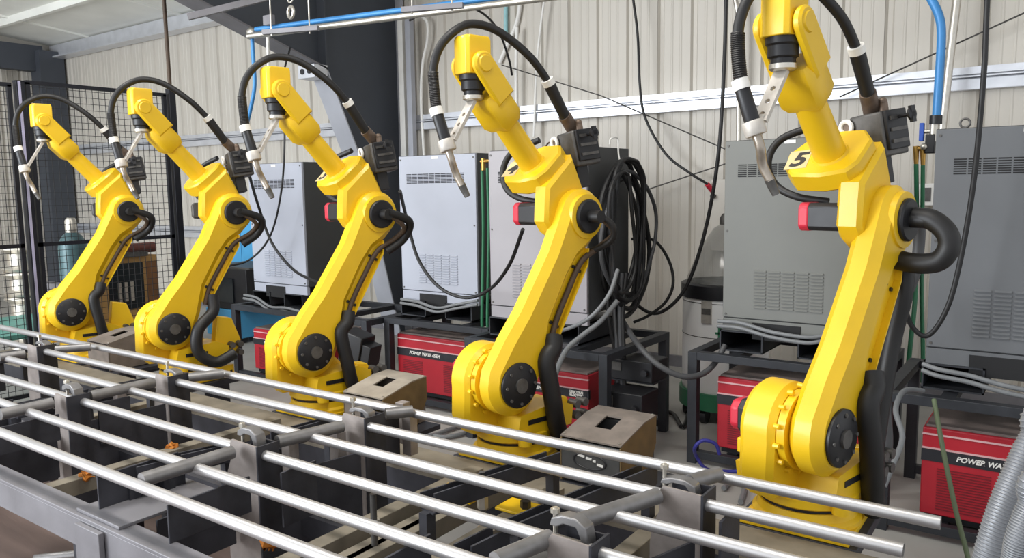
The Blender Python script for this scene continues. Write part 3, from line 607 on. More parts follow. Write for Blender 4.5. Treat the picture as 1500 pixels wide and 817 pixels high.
for px, l in (((535, 688), 'orange rag tucked at the foot of the jig post by robot 3'), ((252, 655), 'orange rag at the foot of the jig post before the second robot'), ((125, 697), 'rust-orange rag hanging over the beam near the outer tube'), ((395, 795), 'rust-orange rag under the outer tube')):
    q = onZ(*px, .56); m = MB(); m.sphere(q, .026, 10, 8, (1, .8, .7))
    for v in m.v: v += Vector((random.uniform(-1, 1), random.uniform(-1, 1), random.uniform(-1, 1)))*.009
    o = m.build('rag', ORANGE); o['label'] = l; o['category'] = 'rag'; o['group'] = 'orange rags on the jig'
# slotted boxes beside robots
def slotted_box(i, lab, mt, mf, ms, logo):
    o = rob_org(i); x0 = o.x+.335; x1 = x0+.262; y0, y1 = 2.50, 2.80; t = thing('wire_feeder_box', lab, 'box', ((x0+x1)/2, (y0+y1)/2, .485), 'slotted boxes beside the robots')
    prof = [(y0, .49), (y0, .655), (y0+.008, .664), (y0+.20, .704), (y1, .708), (y1, .60), (y1-.07, .49)]
    f = MB()
    f.box((x0, y0, .50), (x1, y0+.01, .655)); f.build('front_panel', mf, t, bevel=.004)
    for xx in (x0, x1-.006): MB().prism(prof, lambda p, q, a: Vector((a, p, q)), xx, xx+.006).build('side_panel', ms, t)
    z = lambda y: .664+(y-y0-.008)*.04/.192 if y < y0+.20 else .704+(y-y0-.2)*.004/.1
    m = MB(); sx0, sx1, sy0, sy1 = x0+.095, x0+.165, y0+.10, y0+.20
    def quad(xa, xb, ya, yb): m.add([(xa, ya, z(ya)), (xb, ya, z(ya)), (xb, yb, z(yb)), (xa, yb, z(yb)), (xa, ya, z(ya)+.006), (xb, ya, z(ya)+.006), (xb, yb, z(yb)+.006), (xa, yb, z(yb)+.006)], [(3, 2, 1, 0), (4, 5, 6, 7), (0, 1, 5, 4), (1, 2, 6, 5), (2, 3, 7, 6), (3, 0, 4, 7)])
    quad(x0, x1, y0, sy0); quad(x0, sx0, sy0, sy1); quad(sx1, x1, sy0, sy1); quad(x0, x1, sy1, y1); m.build('top_panel', mt, t)
    MB().box((sx0-.005, sy0-.005, .52), (sx1+.005, sy1+.005, .64)).build('inner_spool', SLOT, t)
    MB().box((x0+.006, y1-.08, .49), (x1-.006, y1-.006, .69)).build('back_panel', mf, t)
    for xx, yy in ((x0+.01, y0+.012), (x1-.012, y0+.012), (x1-.012, y1-.012)): MB().cyl((xx, yy, z(yy)+.006), (xx, yy, z(yy)+.010), .005, n=8).build('screw', ALU, t)
    if logo:
        MB().torus((x0+.13, y0-.001, .585), (0, 1, 0), .03, .0035, 28, 6)
        ov = MB(); ov.torus((0, 0, 0), (0, 1, 0), .03, .002, 32, 6)
        for v in ov.v: v.x *= 2.3; v += Vector((x0+.13, y0-.001, .585))
        lg = ov.build('oval_emblem', BLK, t)
        for a, b, c in ((-.055, -.02, .012), (-.018, .01, .006), (.012, .028, .0), (.03, .06, -.012)):
            MB().obox((x0+.13+(a+b)/2, y0-.001, .59+c), (b-a-.004, .002, .009), (1, 0, -.1), (0, 1, 0), (.1, 0, 1)).build('emblem_mark', WHT, lg)
    return t
slotted_box(4, 'dark grey slotted box with oval emblem beside robot 4', BOXT, BOXF, BOXO, True)
slotted_box(3, 'tan-topped slotted box with olive side beside robot 3', mat('tan_box_top', (164, 154, 140), .6, .2, .15, 14), BOXT, BOXO, False)
slotted_box(1, 'brownish slotted box beside the robot nearest the fence', BOXT, BOXT, BOXT, False)

# ================================================================== RACKS, CABINETS, WELDERS
def rack(x0, x1, y0, y1, zt, lab, w=.055):
    t = thing('equipment_rack', lab, 'rack', ((x0+x1)/2, (y0+y1)/2, 0), 'black welded racks behind the robots')
    for x in (x0, x1-w):
        for y in (y0, y1-w): MB().box((x, y, 0), (x+w, y+w, zt)).build('leg', RACK, t, bevel=.002)
    for y in (y0, y1-w): MB().box((x0+w, y, zt-.045), (x1-w, y+w, zt)).build('top_rail', RACK, t, bevel=.002)
    for x in (x0, x1-w): MB().box((x, y0+w, zt-.045), (x+w, y1-w, zt)).build('side_rail', RACK, t, bevel=.002)
    for y in (y0, y1-w): MB().box((x0+w, y+.005, .03), (x1-w, y+w-.005, .075)).build('lower_rail', RACK, t, bevel=.002)
    for x in ((x0*.75+x1*.25), (x0*.25+x1*.75)): MB().box((x-.03, y0+w, zt-.04), (x+.03, y1-w, zt-.002)).build('deck_bar', RACK, t)
    return t
louv = MB()
louv.add([(-.5, 0, -.5), (.5, 0, -.5), (.5, 0, .5), (-.5, 0, .5), (-.5, -.6, -.45), (.5, -.6, -.45), (.5, -.6, -.25), (-.5, -.6, -.25)], [(0, 1, 5, 4), (4, 5, 6, 7), (7, 6, 2, 3), (0, 4, 7, 3), (1, 2, 6, 5)])
def cabinet(x0, x1, y0, y1, z0, z1, m, lab, ms=CABS, eye=None, lv_m=None):
    t = thing('controller_cabinet', lab, 'cabinet', ((x0+x1)/2, (y0+y1)/2, z0), 'grey robot controller cabinets on the racks')
    w = x1-x0; h = z1-z0; zk = z0+.085; O = world_loc(t)
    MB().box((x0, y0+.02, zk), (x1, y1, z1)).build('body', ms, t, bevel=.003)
    MB().box((x0+.002, y0, zk+.012), (x1-.002, y0+.021, z1-.004)).build('door_panel', m, t, bevel=.003)
    MB().box((x0+.002, y0+.004, z0+.02), (x1-.002, y0+.03, zk+.006)).build('kick_panel', m, t)
    MB().box((x0+w*.24, y0-.002, z0-.02), (x0+w*.60, y0+.02, z0+.075)).build('cable_entry', SLOT, t)
    for a in (.0, .60):   # lifting channels under the cabinet
        xa = x0+w*a-.01; xb = xa+w*.34
        q = MB(); zz = z0-.10
        q.box((xa, y0-.01, zz), (xa+.008, y1, z0+.02)); q.box((xb-.008, y0-.01, zz), (xb, y1, z0+.02)); q.box((xa, y0-.01, z0+.012), (xb, y1, z0+.02)); q.box((xa, y0-.01, zz), (xb, y1, zz+.008)); q.build('fork_channel', RACK, t)
        MB().box((xa+.01, y1-.05, zz+.01), (xb-.01, y1-.03, z0)).build('channel_back', SLOT, t)
    # upper grille
    nc = 10; gx0, gx1 = x0+w*.10, x0+w*.86; cw = (gx1-gx0)/nc
    for k in range(nc):
        q = MB()
        for r in range(7):
            zz = z1-.135-r*.0105; q.box((gx0+k*cw+.004, y0-.0015, zz-.006), (gx0+(k+1)*cw-.003, y0+.004, zz)); 
        q.build('vent_slots', SLOT, t, kind='stuff')
    # lower louvres
    lx0, lx1 = x0+w*.24, x0+w*.76; lw = (lx1-lx0)/5; me = bpy.data.meshes.get('louver_'+(lv_m or m).name)
    if me is None: me = louv.mesh('louver_'+(lv_m or m).name, lv_m or m)
    for c in range(5):
        for r in range(12):
            inst('louver', me, t, Vector((lx0+(c+.5)*lw, y0+.002, z0+.37-r*.0185))-O, None, (lw*.86, .016, .013))
    sc_ = [(x0+.02, z1-.03), (x1-.02, z1-.03), (x0+.02, zk+.03), (x1-.02, zk+.03), (x0+.02, (zk+z1)/2), (x1-.02, (zk+z1)/2)]
    for a, b in sc_: MB().cyl((a, y0+.001, b), (a, y0-.004, b), .006, n=8).build('screw', GUN, t)
    MB().box((x0+w*.45, y0-.002, z1-.03), (x0+w*.53, y0+.001, z1-.012)).build('name_tag', WHT, t)
    if eye:
        for a in eye: MB().torus((x0+w*a, y0+.10, z1+.025), (0, 1, .0), .020, .005, 18, 8).build('lifting_eye', GUN, t)
    return t
def welder(x0, x1, y0, y1, z0, z1, lab, name_side='left', nv=2):
    t = thing('welding_power_source', lab, 'welder', ((x0+x1)/2, (y0+y1)/2, z0-.06), 'red welding power sources under the cabinets')
    w = x1-x0; h = z1-z0
    MB().box((x0, y0, z0), (x1, y1, z1-.012)).build('case', WRED, t, bevel=.006)
    MB().box((x0+.012, y0+.012, z1-.013), (x1-.012, y1-.01, z1)).build('top_cover', WTOP, t, bevel=.003)
    MB().box((x0-.002, y0-.003, z1-h*.40), (x1+.002, y0+.02, z1-h*.26)).build('name_band', WBAND, t)
    for zz in (z1-h*.255, z1-h*.10): MB().box((x0-.001, y0-.005, zz-.004), (x1+.001, y0+.01, zz+.004)).build('trim_strip', mat('pale_trim', (214, 170, 172), .45), t)
    for a in ((.08, .34), (.62, .84)):
        for r in range(16):
            zz = z0+h*.53-r*h*.030; MB().box((x0+w*a[0], y0-.004, zz-h*.010), (x0+w*a[1], y0+.002, zz)).build('louver', WREDD, t)
    O = world_loc(t)
    text_mesh('model_name', 'POWER WAVE 455M', h*.076, WHT, t, Vector((x0+w*(.17 if w > .6 else .2), y0-.004, z1-h*.335))-O, RX90, align='LEFT', shear=.25, offset=.0012)
    lg = MB().box((x0+w*.80, y0-.0045, z1-h*.385), (x0+w*.985, y0, z1-h*.275)).build('maker_label', WBAND, t)
    text_mesh('maker_text', 'LINCOLN', h*.055, WHT, t, Vector((x0+w*.89, y0-.0055, z1-h*.310))-O, RX90, offset=.001); text_mesh('maker_text', 'ELECTRIC', h*.055, WHT, t, Vector((x0+w*.89, y0-.0055, z1-h*.358))-O, RX90, offset=.001)
    MB().box((x0+.02, y0+.02, z0-.03), (x1-.02, y1-.02, z0)).build('skid', BLK, t)
    for x in (x0+.06, x1-.12):
        MB().box((x, y0+.0, z0-.06), (x+.06, y1, z0-.029)).build('foot_rail', BLK, t)
    return t
def span(pl, pr, Y): return onY(pl, 400, Y).x, onY(pr, 400, Y).x
# rack depth and cabinets, one bay per robot
Yf = {2: 4.05, 3: 4.25, 4: 3.95, 5: 4.24, 6: 4.00}
cab = {}
def X_at(px, py, Y): return onY(px, py, Y).x
# bay 2
rack(X_at(341, 500, 4.05), X_at(563, 500, 4.22)-.012, 4.05, 4.80, .65, 'black rack under the pale blue-grey cabinet behind robot 3')
cabinet(X_at(368, 340, 4.15), X_at(446, 340, 4.15), 4.15, 4.75, .755, 1.845, CABL, 'pale blue-grey controller cabinet nearest the sky-blue machine')
welder(X_at(372, 500, 4.12), X_at(372, 500, 4.12)+.83, 4.12, 4.62, .10, .46, 'red welding power source half hidden behind robot 3')
# bay 3
rack(X_at(563, 500, 4.22), X_at(715, 500, 4.22), 4.22, 4.95, .655, 'black rack holding the white-grey cabinet between robots 3 and 4')
cabinet(X_at(587, 340, 4.35), X_at(698.5, 340, 4.35), 4.35, 4.92, .765, 1.862, CABL, 'white-grey controller cabinet between robots 3 and 4', lv_m=CABL)
welder(X_at(583, 530, 4.30), X_at(583, 530, 4.30)+.74, 4.30, 4.80, .10, .535, 'red welding power source in full view between robots 3 and 4')
# bay 4
rack(X_at(680, 500, 3.87), X_at(889, 519, 3.87), 3.87, 4.72, .665, 'black rack holding the mauve-grey cabinet hung with coiled cables')
cabinet(X_at(717, 340, 4.02), X_at(860, 340, 4.02), 4.02, 4.55, .77, 1.852, CABM, 'mauve-grey controller cabinet draped with coiled black cables')
welder(X_at(862, 590, 4.02)-.74, X_at(862, 590, 4.02), 4.02, 4.52, .10, .50, 'red welding power source behind the elbowed base of robot 4')
# bay 5
rack(X_at(1007, 560, 4.22), X_at(1007, 560, 4.22)+1.02, 4.22, 4.95, .663, 'black rack beside the white wire drum behind robot 5')
cabinet(X_at(1060, 340, 4.35), X_at(1060, 340, 4.35)+.735, 4.35, 4.92, .765, 1.862, CABD, 'taupe-grey controller cabinet behind robot 5 next to the wire drum', eye=None)
welder(X_at(1051, 590, 4.30), X_at(1051, 590, 4.30)+.78, 4.30, 4.80, .10, .53, 'red welding power source behind robot 5 above the blue hose')
# bay 6
rack(X_at(1287, 590, 3.86), X_at(1287, 590, 3.86)+1.10, 3.86, 4.70, .663, 'black rack carrying the slate-grey cabinet beside the blue air pipe')
cabinet(X_at(1363, 355, 4.02), X_at(1363, 355, 4.02)+.74, 4.02, 4.55, .765, 1.852, CABX, 'slate-grey controller cabinet with a lifting eye beside the blue air pipe', eye=(.14, .86))
welder(X_at(1349, 690, 3.95), X_at(1349, 690, 3.95)+.82, 3.95, 4.45, .09, .512, 'red welding power source with bold white lettering below the slate-grey cabinet')
# ================================================================== FENCE AND FAR CORNER
FX = -6.5
def fence_panel(y0, y1, zt, lab, nz=True):
    t = thing('mesh_fence', lab, 'fence', (FX, (y0+y1)/2, 0), 'black mesh fence panels')
    s_ = .03
    for z in (.08, 1.233, zt): MB().box((FX-.015, y0, z-s_/2), (FX+.015, y1, z+s_/2)).build('rail', FENCE, t)
    for y in (y0, y1-s_): MB().box((FX-.015, y, 0.06), (FX+.015, y+s_, zt)).build('stile', FENCE, t)
    w = MB(); y = y0+.05
    while y < y1: w.box((FX-.0018, y-.0018, .08), (FX+.0018, y+.0018, zt)); y += .05
    z = .13
    while z < zt: w.box((FX-.0018, y0, z-.0018), (FX+.0018, y1, z+.0018)); z += .05
    w.build('wire_mesh', WIRE, t, kind='stuff')
fence_panel(2.80, 3.93, 2.46, 'black mesh fence panel between two posts, behind the first robot')
fence_panel(1.45, 2.70, 2.43, 'black mesh fence panel on the outer side of the bare corner post')
for y, zt, l in ((2.725, 2.46, 'black square fence post with a bright edge beside the first robot'), (3.95, 2.51, 'black square fence post nearest the pale cladding')):
    t = thing('fence_post', l, 'post', (FX, y+.03, 0), 'black fence posts')
    MB().box((FX-.03, y, 0), (FX+.03, y+.06, zt)).build('post', FENCE, t, bevel=.003); MB().box((FX-.07, y-.03, 0), (FX+.07, y+.09, .012)).build('foot_plate', FENCE, t)
    MB().box((FX-.032, y-.002, zt), (FX+.032, y+.062, zt+.006)).build('cap', FENCE, t)
    if y < 3: MB().box((FX+.031, y+.012, .02), (FX+.035, y+.03, zt)).build('edge_strip', mat('pale_edge_strip', (190, 186, 214), .4, .3), t)  # pale strip down one face of the post
t_ = MB().cyl((FX, 3.95+.03, 2.52), (FX, 3.95+.02, roofz(3.97)+.01), .016, n=10).build('drop_conduit', BROWNC); t_['label'] = 'thin brown drop conduit rising from the fence post to the roof'; t_['category'] = 'conduit'
def cylinder_bottle(x, y, zs, r, lab):
    t = thing('gas_cylinder', lab, 'gas cylinder', (x, y, 0))
    MB().lathe([(r*.9, 0), (r, .02), (r, zs), (r*.93, zs+.05), (r*.65, zs+.11), (r*.35, zs+.14)], (x, y, 0)).build('bottle', TEALC, t)
    MB().lathe([(.045, zs+.13), (.05, zs+.15), (.05, zs+.24), (.03, zs+.27)], (x, y, 0), n=16).build('valve_cap', ALU, t)
cylinder_bottle(-7.3, 3.43, 1.14, .118, 'teal gas cylinder with silver cap behind the mesh fence')
mc = thing('tan_machine', 'tan boxy shop machine with dark panel behind the mesh fence', 'machine', (-7.45, 3.95, 0))
MB().box((-7.7, 3.62, .05), (-7.3, 4.22, 1.02)).build('body', TAN, mc, bevel=.01)
MB().box((-7.3, 3.72, .52), (-7.285, 4.06, .96)).build('dark_panel', GLASSD, mc)
for y in (3.80, 3.86, 3.92): MB().box((-7.285, y, .6), (-7.27, y+.03, .78)).build('gauge', ALU, mc)
MB().box((-7.3, 4.10, .1), (-7.28, 4.20, .96)).build('door_strip', mat('brown_trim', (112, 76, 44), .6), mc)
MB().cyl((-7.35, 3.68, 1.09), (-7.35, 4.22, 1.09), .05, n=14).build('spindle', mat('dark_red_tool', (96, 52, 44), .6), mc); MB().box((-7.45, 3.8, 1.02), (-7.25, 4.1, 1.06)).build('spindle_bed', GUN, mc)
for x in (-7.68, -7.34):
    for y in (3.64, 4.17): MB().box((x, y, 0), (x+.05, y+.05, .06)).build('foot', BLK, mc)
bt = thing('work_bench', 'low teal-topped work bench behind the mesh fence', 'bench', (-7.1, 2.9, 0))
MB().box((-7.7, 2.25, .50), (-6.62, 3.2, .54)).build('top', TEALT, bt)
for x in (-7.65, -6.72):
    for y in (2.3, 3.1): MB().box((x, y, 0), (x+.05, y+.05, .5)).build('leg', GUN, bt)
yc = thing('yellow_column', 'slim yellow and brown guard column behind the mesh fence', 'column', (-8.2, 2.9, 0))
MB().box((-8.3, 2.8, 0), (-8.1, 2.98, 1.08)).build('shaft', mat('ochre_paint', (206, 164, 60), .55), yc, bevel=.01); MB().box((-8.1, 2.95, 0), (-8.08, 3.06, 1.0)).build('dark_face', mat('brown_trim', (112, 76, 44), .6), yc); MB().box((-8.34, 2.76, 0), (-8.06, 3.02, .02)).build('foot_plate', GUN, yc)
sp = thing('spool_stack', 'stack of shiny silver rolls beside the gas cylinder', 'spools', (-7.9, 3.25, 0))
for k in range(5): MB().lathe([(.16, k*.23), (.17, k*.23+.02), (.12, k*.23+.06), (.12, k*.23+.16), (.17, k*.23+.2), (.16, k*.23+.22)], (-7.9, 3.25, 0)).build('roll', ALU, sp)
lb = MB().box((-9.6, 4.1, .5), (-7.9, 4.22, .62)); lb.box((-9.5, 4.1, 0), (-9.42, 4.22, .5)); lb.box((-8.1, 4.1, 0), (-8.02, 4.22, .5))
o = lb.build('barrier_rail', BEAM); o['label'] = 'low grey barrier rail beyond the tan machine'; o['category'] = 'rail'
bm2 = thing('blue_machine', 'small sky-blue welding machine with black top behind the second robot', 'machine', (-7.4, 5.15, 0))
x0, x1 = X_at(303, 480, 5.0), X_at(352, 480, 5.0)
MB().box((x0, 5.0, .06), (x1, 5.6, .36)).build('blue_base', BLUEM, bm2, bevel=.01); MB().box((x0, 5.02, .36), (x1+.12, 5.6, .80)).build('black_top', BLK, bm2, bevel=.006)
MB().box((x0+.06, 5.005, .44), (x1-.1, 5.02, .70)).build('front_panel', GLASSD, bm2)
MB().box((x0-.01, 5.05, .80), (x1+.14, 5.6, .82)).build('lid', GUN, bm2)
for x in (x0+.04, x1-.08):
    for y in (5.08, 5.5): MB().cyl((x, y, .045), (x+.04, y, .045), .045, n=14).build('wheel', BLK, bm2)
bc = thing('blue_cabinet', 'tall sky-blue storage cabinet partly hidden behind the pale cabinet', 'cabinet', (X_at(352, 360, 5.7), 5.9, 0))
xa, xb = X_at(337, 360, 5.7), X_at(372, 360, 5.7)
MB().box((xa, 5.7, 0), (xb, 6.1, 1.42)).build('body', BLUEM, bc, bevel=.005); MB().box((xa+.01, 5.69, .05), ((xa+xb)/2-.004, 5.70, 1.38)).build('door', BLUEM, bc); MB().box(((xa+xb)/2+.004, 5.69, .05), (xb-.01, 5.70, 1.38)).build('door', BLUEM, bc); MB().box(((xa+xb)/2+.02, 5.675, .7), ((xa+xb)/2+.035, 5.69, .8)).build('handle', ALU, bc)
# ================================================================== WIRE DRUM
dy = 5.25; dr = .292; dx = X_at(1000, 480, dy)+dr*1.08
dt = thing('wire_drum', 'white welding wire drum with smoky cone lid on a green dolly', 'drum', (dx, dy, 0))
MB().lathe([(dr*.98, .215), (dr, .23), (dr, .84), (dr*.99, .86)], (dx, dy, 0), n=40).build('drum_body', DRUMW, dt)
MB().lathe([(dr*1.03, .855), (dr*1.04, .865), (dr*1.04, .945), (dr*.96, .955)], (dx, dy, 0), n=40).build('lid_rim', BLK, dt)
MB().lathe([(dr*.93, .955), (dr*.90, .985), (dr*.62, 1.18), (dr*.30, 1.32), (dr*.16, 1.345)], (dx, dy, 0), n=40).build('cone_lid', CLEAR, dt)
MB().lathe([(.05, 1.345), (.05, 1.39), (.03, 1.42)], (dx, dy, 0), n=16).build('wire_guide', GUN, dt)
MB().lathe([(dr*1.06, .10), (dr*1.06, .215), (dr*.9, .216)], (dx, dy, 0), n=40).build('dolly', GREENH, dt)
for a in (200, 260, 320, 80): 
    q = (dx+math.cos(math.radians(a))*dr*.85, dy+math.sin(math.radians(a))*dr*.85); MB().cyl((q[0]-.02, q[1], .05), (q[0]+.02, q[1], .05), .05, n=14).build('caster', BLK, dt)
lx = dx-.02; q = MB(); q.box((lx-.035, dy-dr-.012, .70), (lx+.035, dy-dr+.02, .85)); lt = q.build('latch', ALU, dt); MB().box((lx-.03, dy-dr-.018, .76), (lx+.03, dy-dr-.01, .80)).build('latch_lever', GUN, lt)
for z in (.60, .83): MB().torus((dx, dy, z), (0, 0, 1), dr, .003, 40, 6).build('drum_band', GUN, dt)
MB().box((lx+.08, dy-dr-.004, .60), (lx+.10, dy-dr+.02, .68)).build('print_mark', GREENH, dt); MB().box((lx+.06, dy-dr-.004, .632), (lx+.15, dy-dr+.03, .645)).build('print_mark', GREENH, dt)
# ================================================================== HOSES, CABLES, PIPES
def hose(name, lab, pts, r, m, cat='hose', group=None, n=10):
    P_ = [p if isinstance(p, Vector) else onY(*p) for p in pts]
    if not isinstance(pts[0], Vector) and pts[0][1] < 0: d_ = P_[0]-P_[1]; P_ = [P_[0]+d_*max(.0, (roofz(P_[0].y)-.012-P_[0].z)/d_.z)]+P_     # hangs from the roof
    o = MB().tube(P_, r, n).build(name, m); o['label'] = lab; o['category'] = cat
    if group: o['group'] = group
    return o
hose('air_hose', 'black air hose curving down the wall to a red coupling', [(925, -20, 6.3), (934, 50, 6.3), (937, 120, 6.3), (945, 172, 6.3), (975, 225, 6.3), (1010, 253, 6.3), (1038, 271, 6.35), (1046, 284, 6.42)], .011, RUB)
o = MB().cyl(onY(1036, 270, 6.34), onY(1044, 280, 6.40), .022, n=12).build('hose_coupling', REDP); o['label'] = 'small red hose coupling on the wall above the wire drum'; o['category'] = 'coupling'
hose('drop_cable', 'long dark cable dropping before the wire drum and looping to the coiled cables', [(1064, -20, 4.9), (1061, 90, 4.9), (1053, 220, 4.9), (1036, 325, 4.9), (1012, 405, 4.88), (988, 443, 4.85), (958, 459, 4.8), (928, 441, 4.7), (908, 405, 4.62)], .012, RUB, 'cable')
hose('loop_cable', 'thin dark cable loop standing out from the coiled cables', [(925, 350, 4.6), (958, 352, 4.72), (980, 382, 4.8), (986, 415, 4.8), (975, 442, 4.78), (950, 462, 4.74), (928, 472, 4.7)], .010, RUB, 'cable')
hose('drop_cable', 'black cable hanging before the slate-grey cabinet in a deep loop', [(1447, -20, 3.72), (1441, 110, 3.74), (1427, 260, 3.78), (1408, 375, 3.8), (1388, 450, 3.8), (1360, 491, 3.8), (1336, 478, 3.78), (1322, 440, 3.72)], .011, RUB, 'cable')
rpart(3, 'feed_cable', MB().tube([onY(*p) for p in [(586, 280, 3.3), (597, 325, 3.7), (613, 380, 3.75), (643, 420, 3.75), (682, 436, 3.75), (718, 423, 3.72), (746, 388, 3.6), (766, 336, 3.4)]], .0105, 10), RUB)
rpart(2, 'feed_cable', MB().tube([onY(*p) for p in [(362, 245, 3.3), (378, 300, 3.7), (398, 355, 3.8), (430, 395, 3.8), (470, 416, 3.6)]], .0105, 10), RUB)
hose('drop_cable', 'thin black cable hanging before the pale blue-grey cabinet', [(425, 70, 4.4), (414, 120, 4.2), (417, 200, 4.0), (412, 280, 3.95), (396, 345, 3.95), (366, 380, 3.9), (328, 391, 3.7)], .008, RUB, 'cable')
for k, (dx_, l) in enumerate(((0, 'green hose running down between the two cabinets near robot 4'), (8, 'second green hose beside the mauve-grey cabinet'))):
    hose('gas_hose', l, [(706+dx_, 246, 4.32), (708+dx_, 330, 4.32), (707+dx_, 410, 4.31), (706+dx_, 470, 4.30), (708+dx_, 505, 4.30)], .011, GREENH)
for k, (a, l) in enumerate((((708, 243), 'brass hose fitting at the top of the green hoses'),)):
    t = thing('brass_fitting', l, 'fitting', onY(*a, 4.32)); p = onY(*a, 4.32); MB().cyl(p+Vector((0, 0, -.03)), p+Vector((0, 0, .05)), .016, n=10).build('stem', BRASS, t); MB().cyl(p+Vector((-.02, 0, .03)), p+Vector((.09, 0, .035)), .012, n=10).build('arm', BRASS, t)
hose('supply_cable', 'pale grey cable bending down behind the base of robot 4', [(905, 440, 4.0), (880, 470, 3.95), (852, 492, 3.85), (830, 512, 3.75), (815, 545, 3.6), (804, 590, 3.35), (797, 625, 3.1)], .015, GREYH, 'cable')
hose('supply_cable', 'dark grey cable slung between two racks below the wire drum', [(912, 470, 4.3), (935, 505, 4.1), (965, 535, 4.05), (1000, 551, 4.1), (1030, 547, 4.2), (1050, 528, 4.3), (1062, 505, 4.36)], .017, mat('dark_grey_cable', (72, 72, 74), .5), 'cable')
hose('supply_cable', 'grey cable draped from the coil toward the rack of robot 4', [(905, 395, 4.05), (893, 430, 3.95), (870, 460, 3.9), (845, 476, 3.9), (815, 487, 3.95)], .012, GREYH, 'cable')
hose('blue_hose', 'blue hose looped on the floor beside the red welder behind robot 5', [onZ(1085, 690, .03), onZ(1060, 690, .03), onZ(1034, 686, .05), onZ(1020, 668, .12), onZ(1018, 655, .20), onZ(1030, 645, .24), onZ(1048, 650, .22), onZ(1054, 665, .16)], .010, BLUEH)
rpart(5, 'supply_cable', MB().tube([onY(*p) for p in [(1338, 318, 2.95), (1345, 318, 3.15), (1347, 345, 3.2), (1340, 400, 3.2), (1320, 450, 3.2), (1302, 510, 3.2), (1296, 580, 3.2), (1300, 650, 3.2), (1290, 705, 3.2)]], .020, 10), mat('dark_grey_cable', (72, 72, 74), .5))
rpart(5, 'supply_cable', MB().tube([onY(*p) for p in [(1352, 572, 3.85), (1325, 572, 3.7), (1312, 600, 3.5), (1322, 640, 3.4), (1308, 680, 3.3), (1295, 712, 3.25)]], .011, 10), GREYH)
hose('gas_hose', 'green hose beside the slate-grey cabinet under the brass tee', [(1342, 240, 5.2), (1343, 330, 5.2), (1341, 430, 5.0), (1334, 500, 4.9), (1328, 560, 4.9)], .013, GREENH)
hose('gas_hose', 'green hose right against the slate-grey cabinet edge', [(1352, 240, 5.2), (1351, 330, 5.2), (1350, 430, 5.1), (1352, 520, 5.0), (1350, 560, 5.0)], .012, GREENH)
hose('ground_cable', 'olive green cable hanging across the lettered red welder', [(1368, 585, 3.7), (1378, 640, 3.6), (1390, 700, 3.55), (1402, 755, 3.5), (1418, 817, 3.45), (1424, 850, 3.4)], .010, mat('olive_cable', (92, 104, 76), .55), 'cable')
def ribbed_hose(lab, pts, r):
    t = thing('ribbed_hose', lab, 'hose', pts[0]); P_ = catmull(pts, 14); MB().tube(pts, r, 18, 14).build('hose_body', mat('silver_hose', (128, 130, 134), .42, .35, .06, 20), t)
    m = MB()
    for k in range(1, len(P_)-1): m.torus(P_[k], P_[k+1]-P_[k-1], r, .002, 20, 6)
    m.build('hose_ribs', mat('silver_hose', (128, 130, 134), .42, .35, .06, 20), t, kind='stuff')
ribbed_hose('thick silver ribbed hose arching down in front of the lettered red welder', [Vector((1.15, 2.6, .03)), Vector((1.1, 2.55, .5)), Vector((.85, 2.35, 1.15)), Vector((.42, 2.0, 1.36)), onY(1565, 590, 1.72), onY(1520, 640, 1.68), onY(1490, 700, 1.65), onY(1466, 760, 1.63), onY(1446, 830, 1.62), onY(1430, 900, 1.62), Vector((-.17, 1.62, .75)), Vector((-.14, 1.62, .40)), Vector((.0, 1.7, .03))], .026)
ribbed_hose('second silver ribbed hose closer to the jig end', [Vector((1.0, 2.5, .03)), Vector((.95, 2.4, .5)), Vector((.62, 2.0, 1.08)), Vector((.26, 1.68, 1.22)), onY(1545, 690, 1.50), onY(1515, 740, 1.49), onY(1496, 790, 1.48), onY(1482, 850, 1.48), Vector((-.10, 1.47, .75)), Vector((-.08, 1.5, .40)), Vector((.05, 1.55, .03))], .022)
# cables lying on cabinet forks
for nm, pts, l in (('a', [(1052, 470, 4.33), (1085, 473, 4.30), (1130, 486, 4.28), (1180, 494, 4.28), (1205, 492, 4.3)], 'twin grey cables along the base of the taupe-grey cabinet'), ('b', [(1352, 533, 3.99), (1375, 541, 3.96), (1420, 550, 3.96), (1465, 563, 3.96), (1520, 575, 3.98)], 'twin grey cables along the base of the slate-grey cabinet'),
                   ('c', [(588, 438, 4.32), (612, 442, 4.29), (640, 451, 4.27), (668, 446, 4.28), (700, 440, 4.3)], 'twin grey cables along the base of the white-grey cabinet'), ('d', [(358, 432, 4.12), (376, 436, 4.1), (396, 449, 4.08), (420, 451, 4.08), (452, 460, 4.1)], 'twin grey cables along the base of the pale blue-grey cabinet')):
    t = thing('control_cables', l, 'cables', onY(*pts[0]), 'twin control cables on the cabinet bases')
    P_ = [onY(*p) for p in pts]
    for dz in (0, -.028): MB().tube([p+Vector((0, -.008 if dz else 0, dz)) for p in P_], .011, 10).build('cable', GREYH, t)
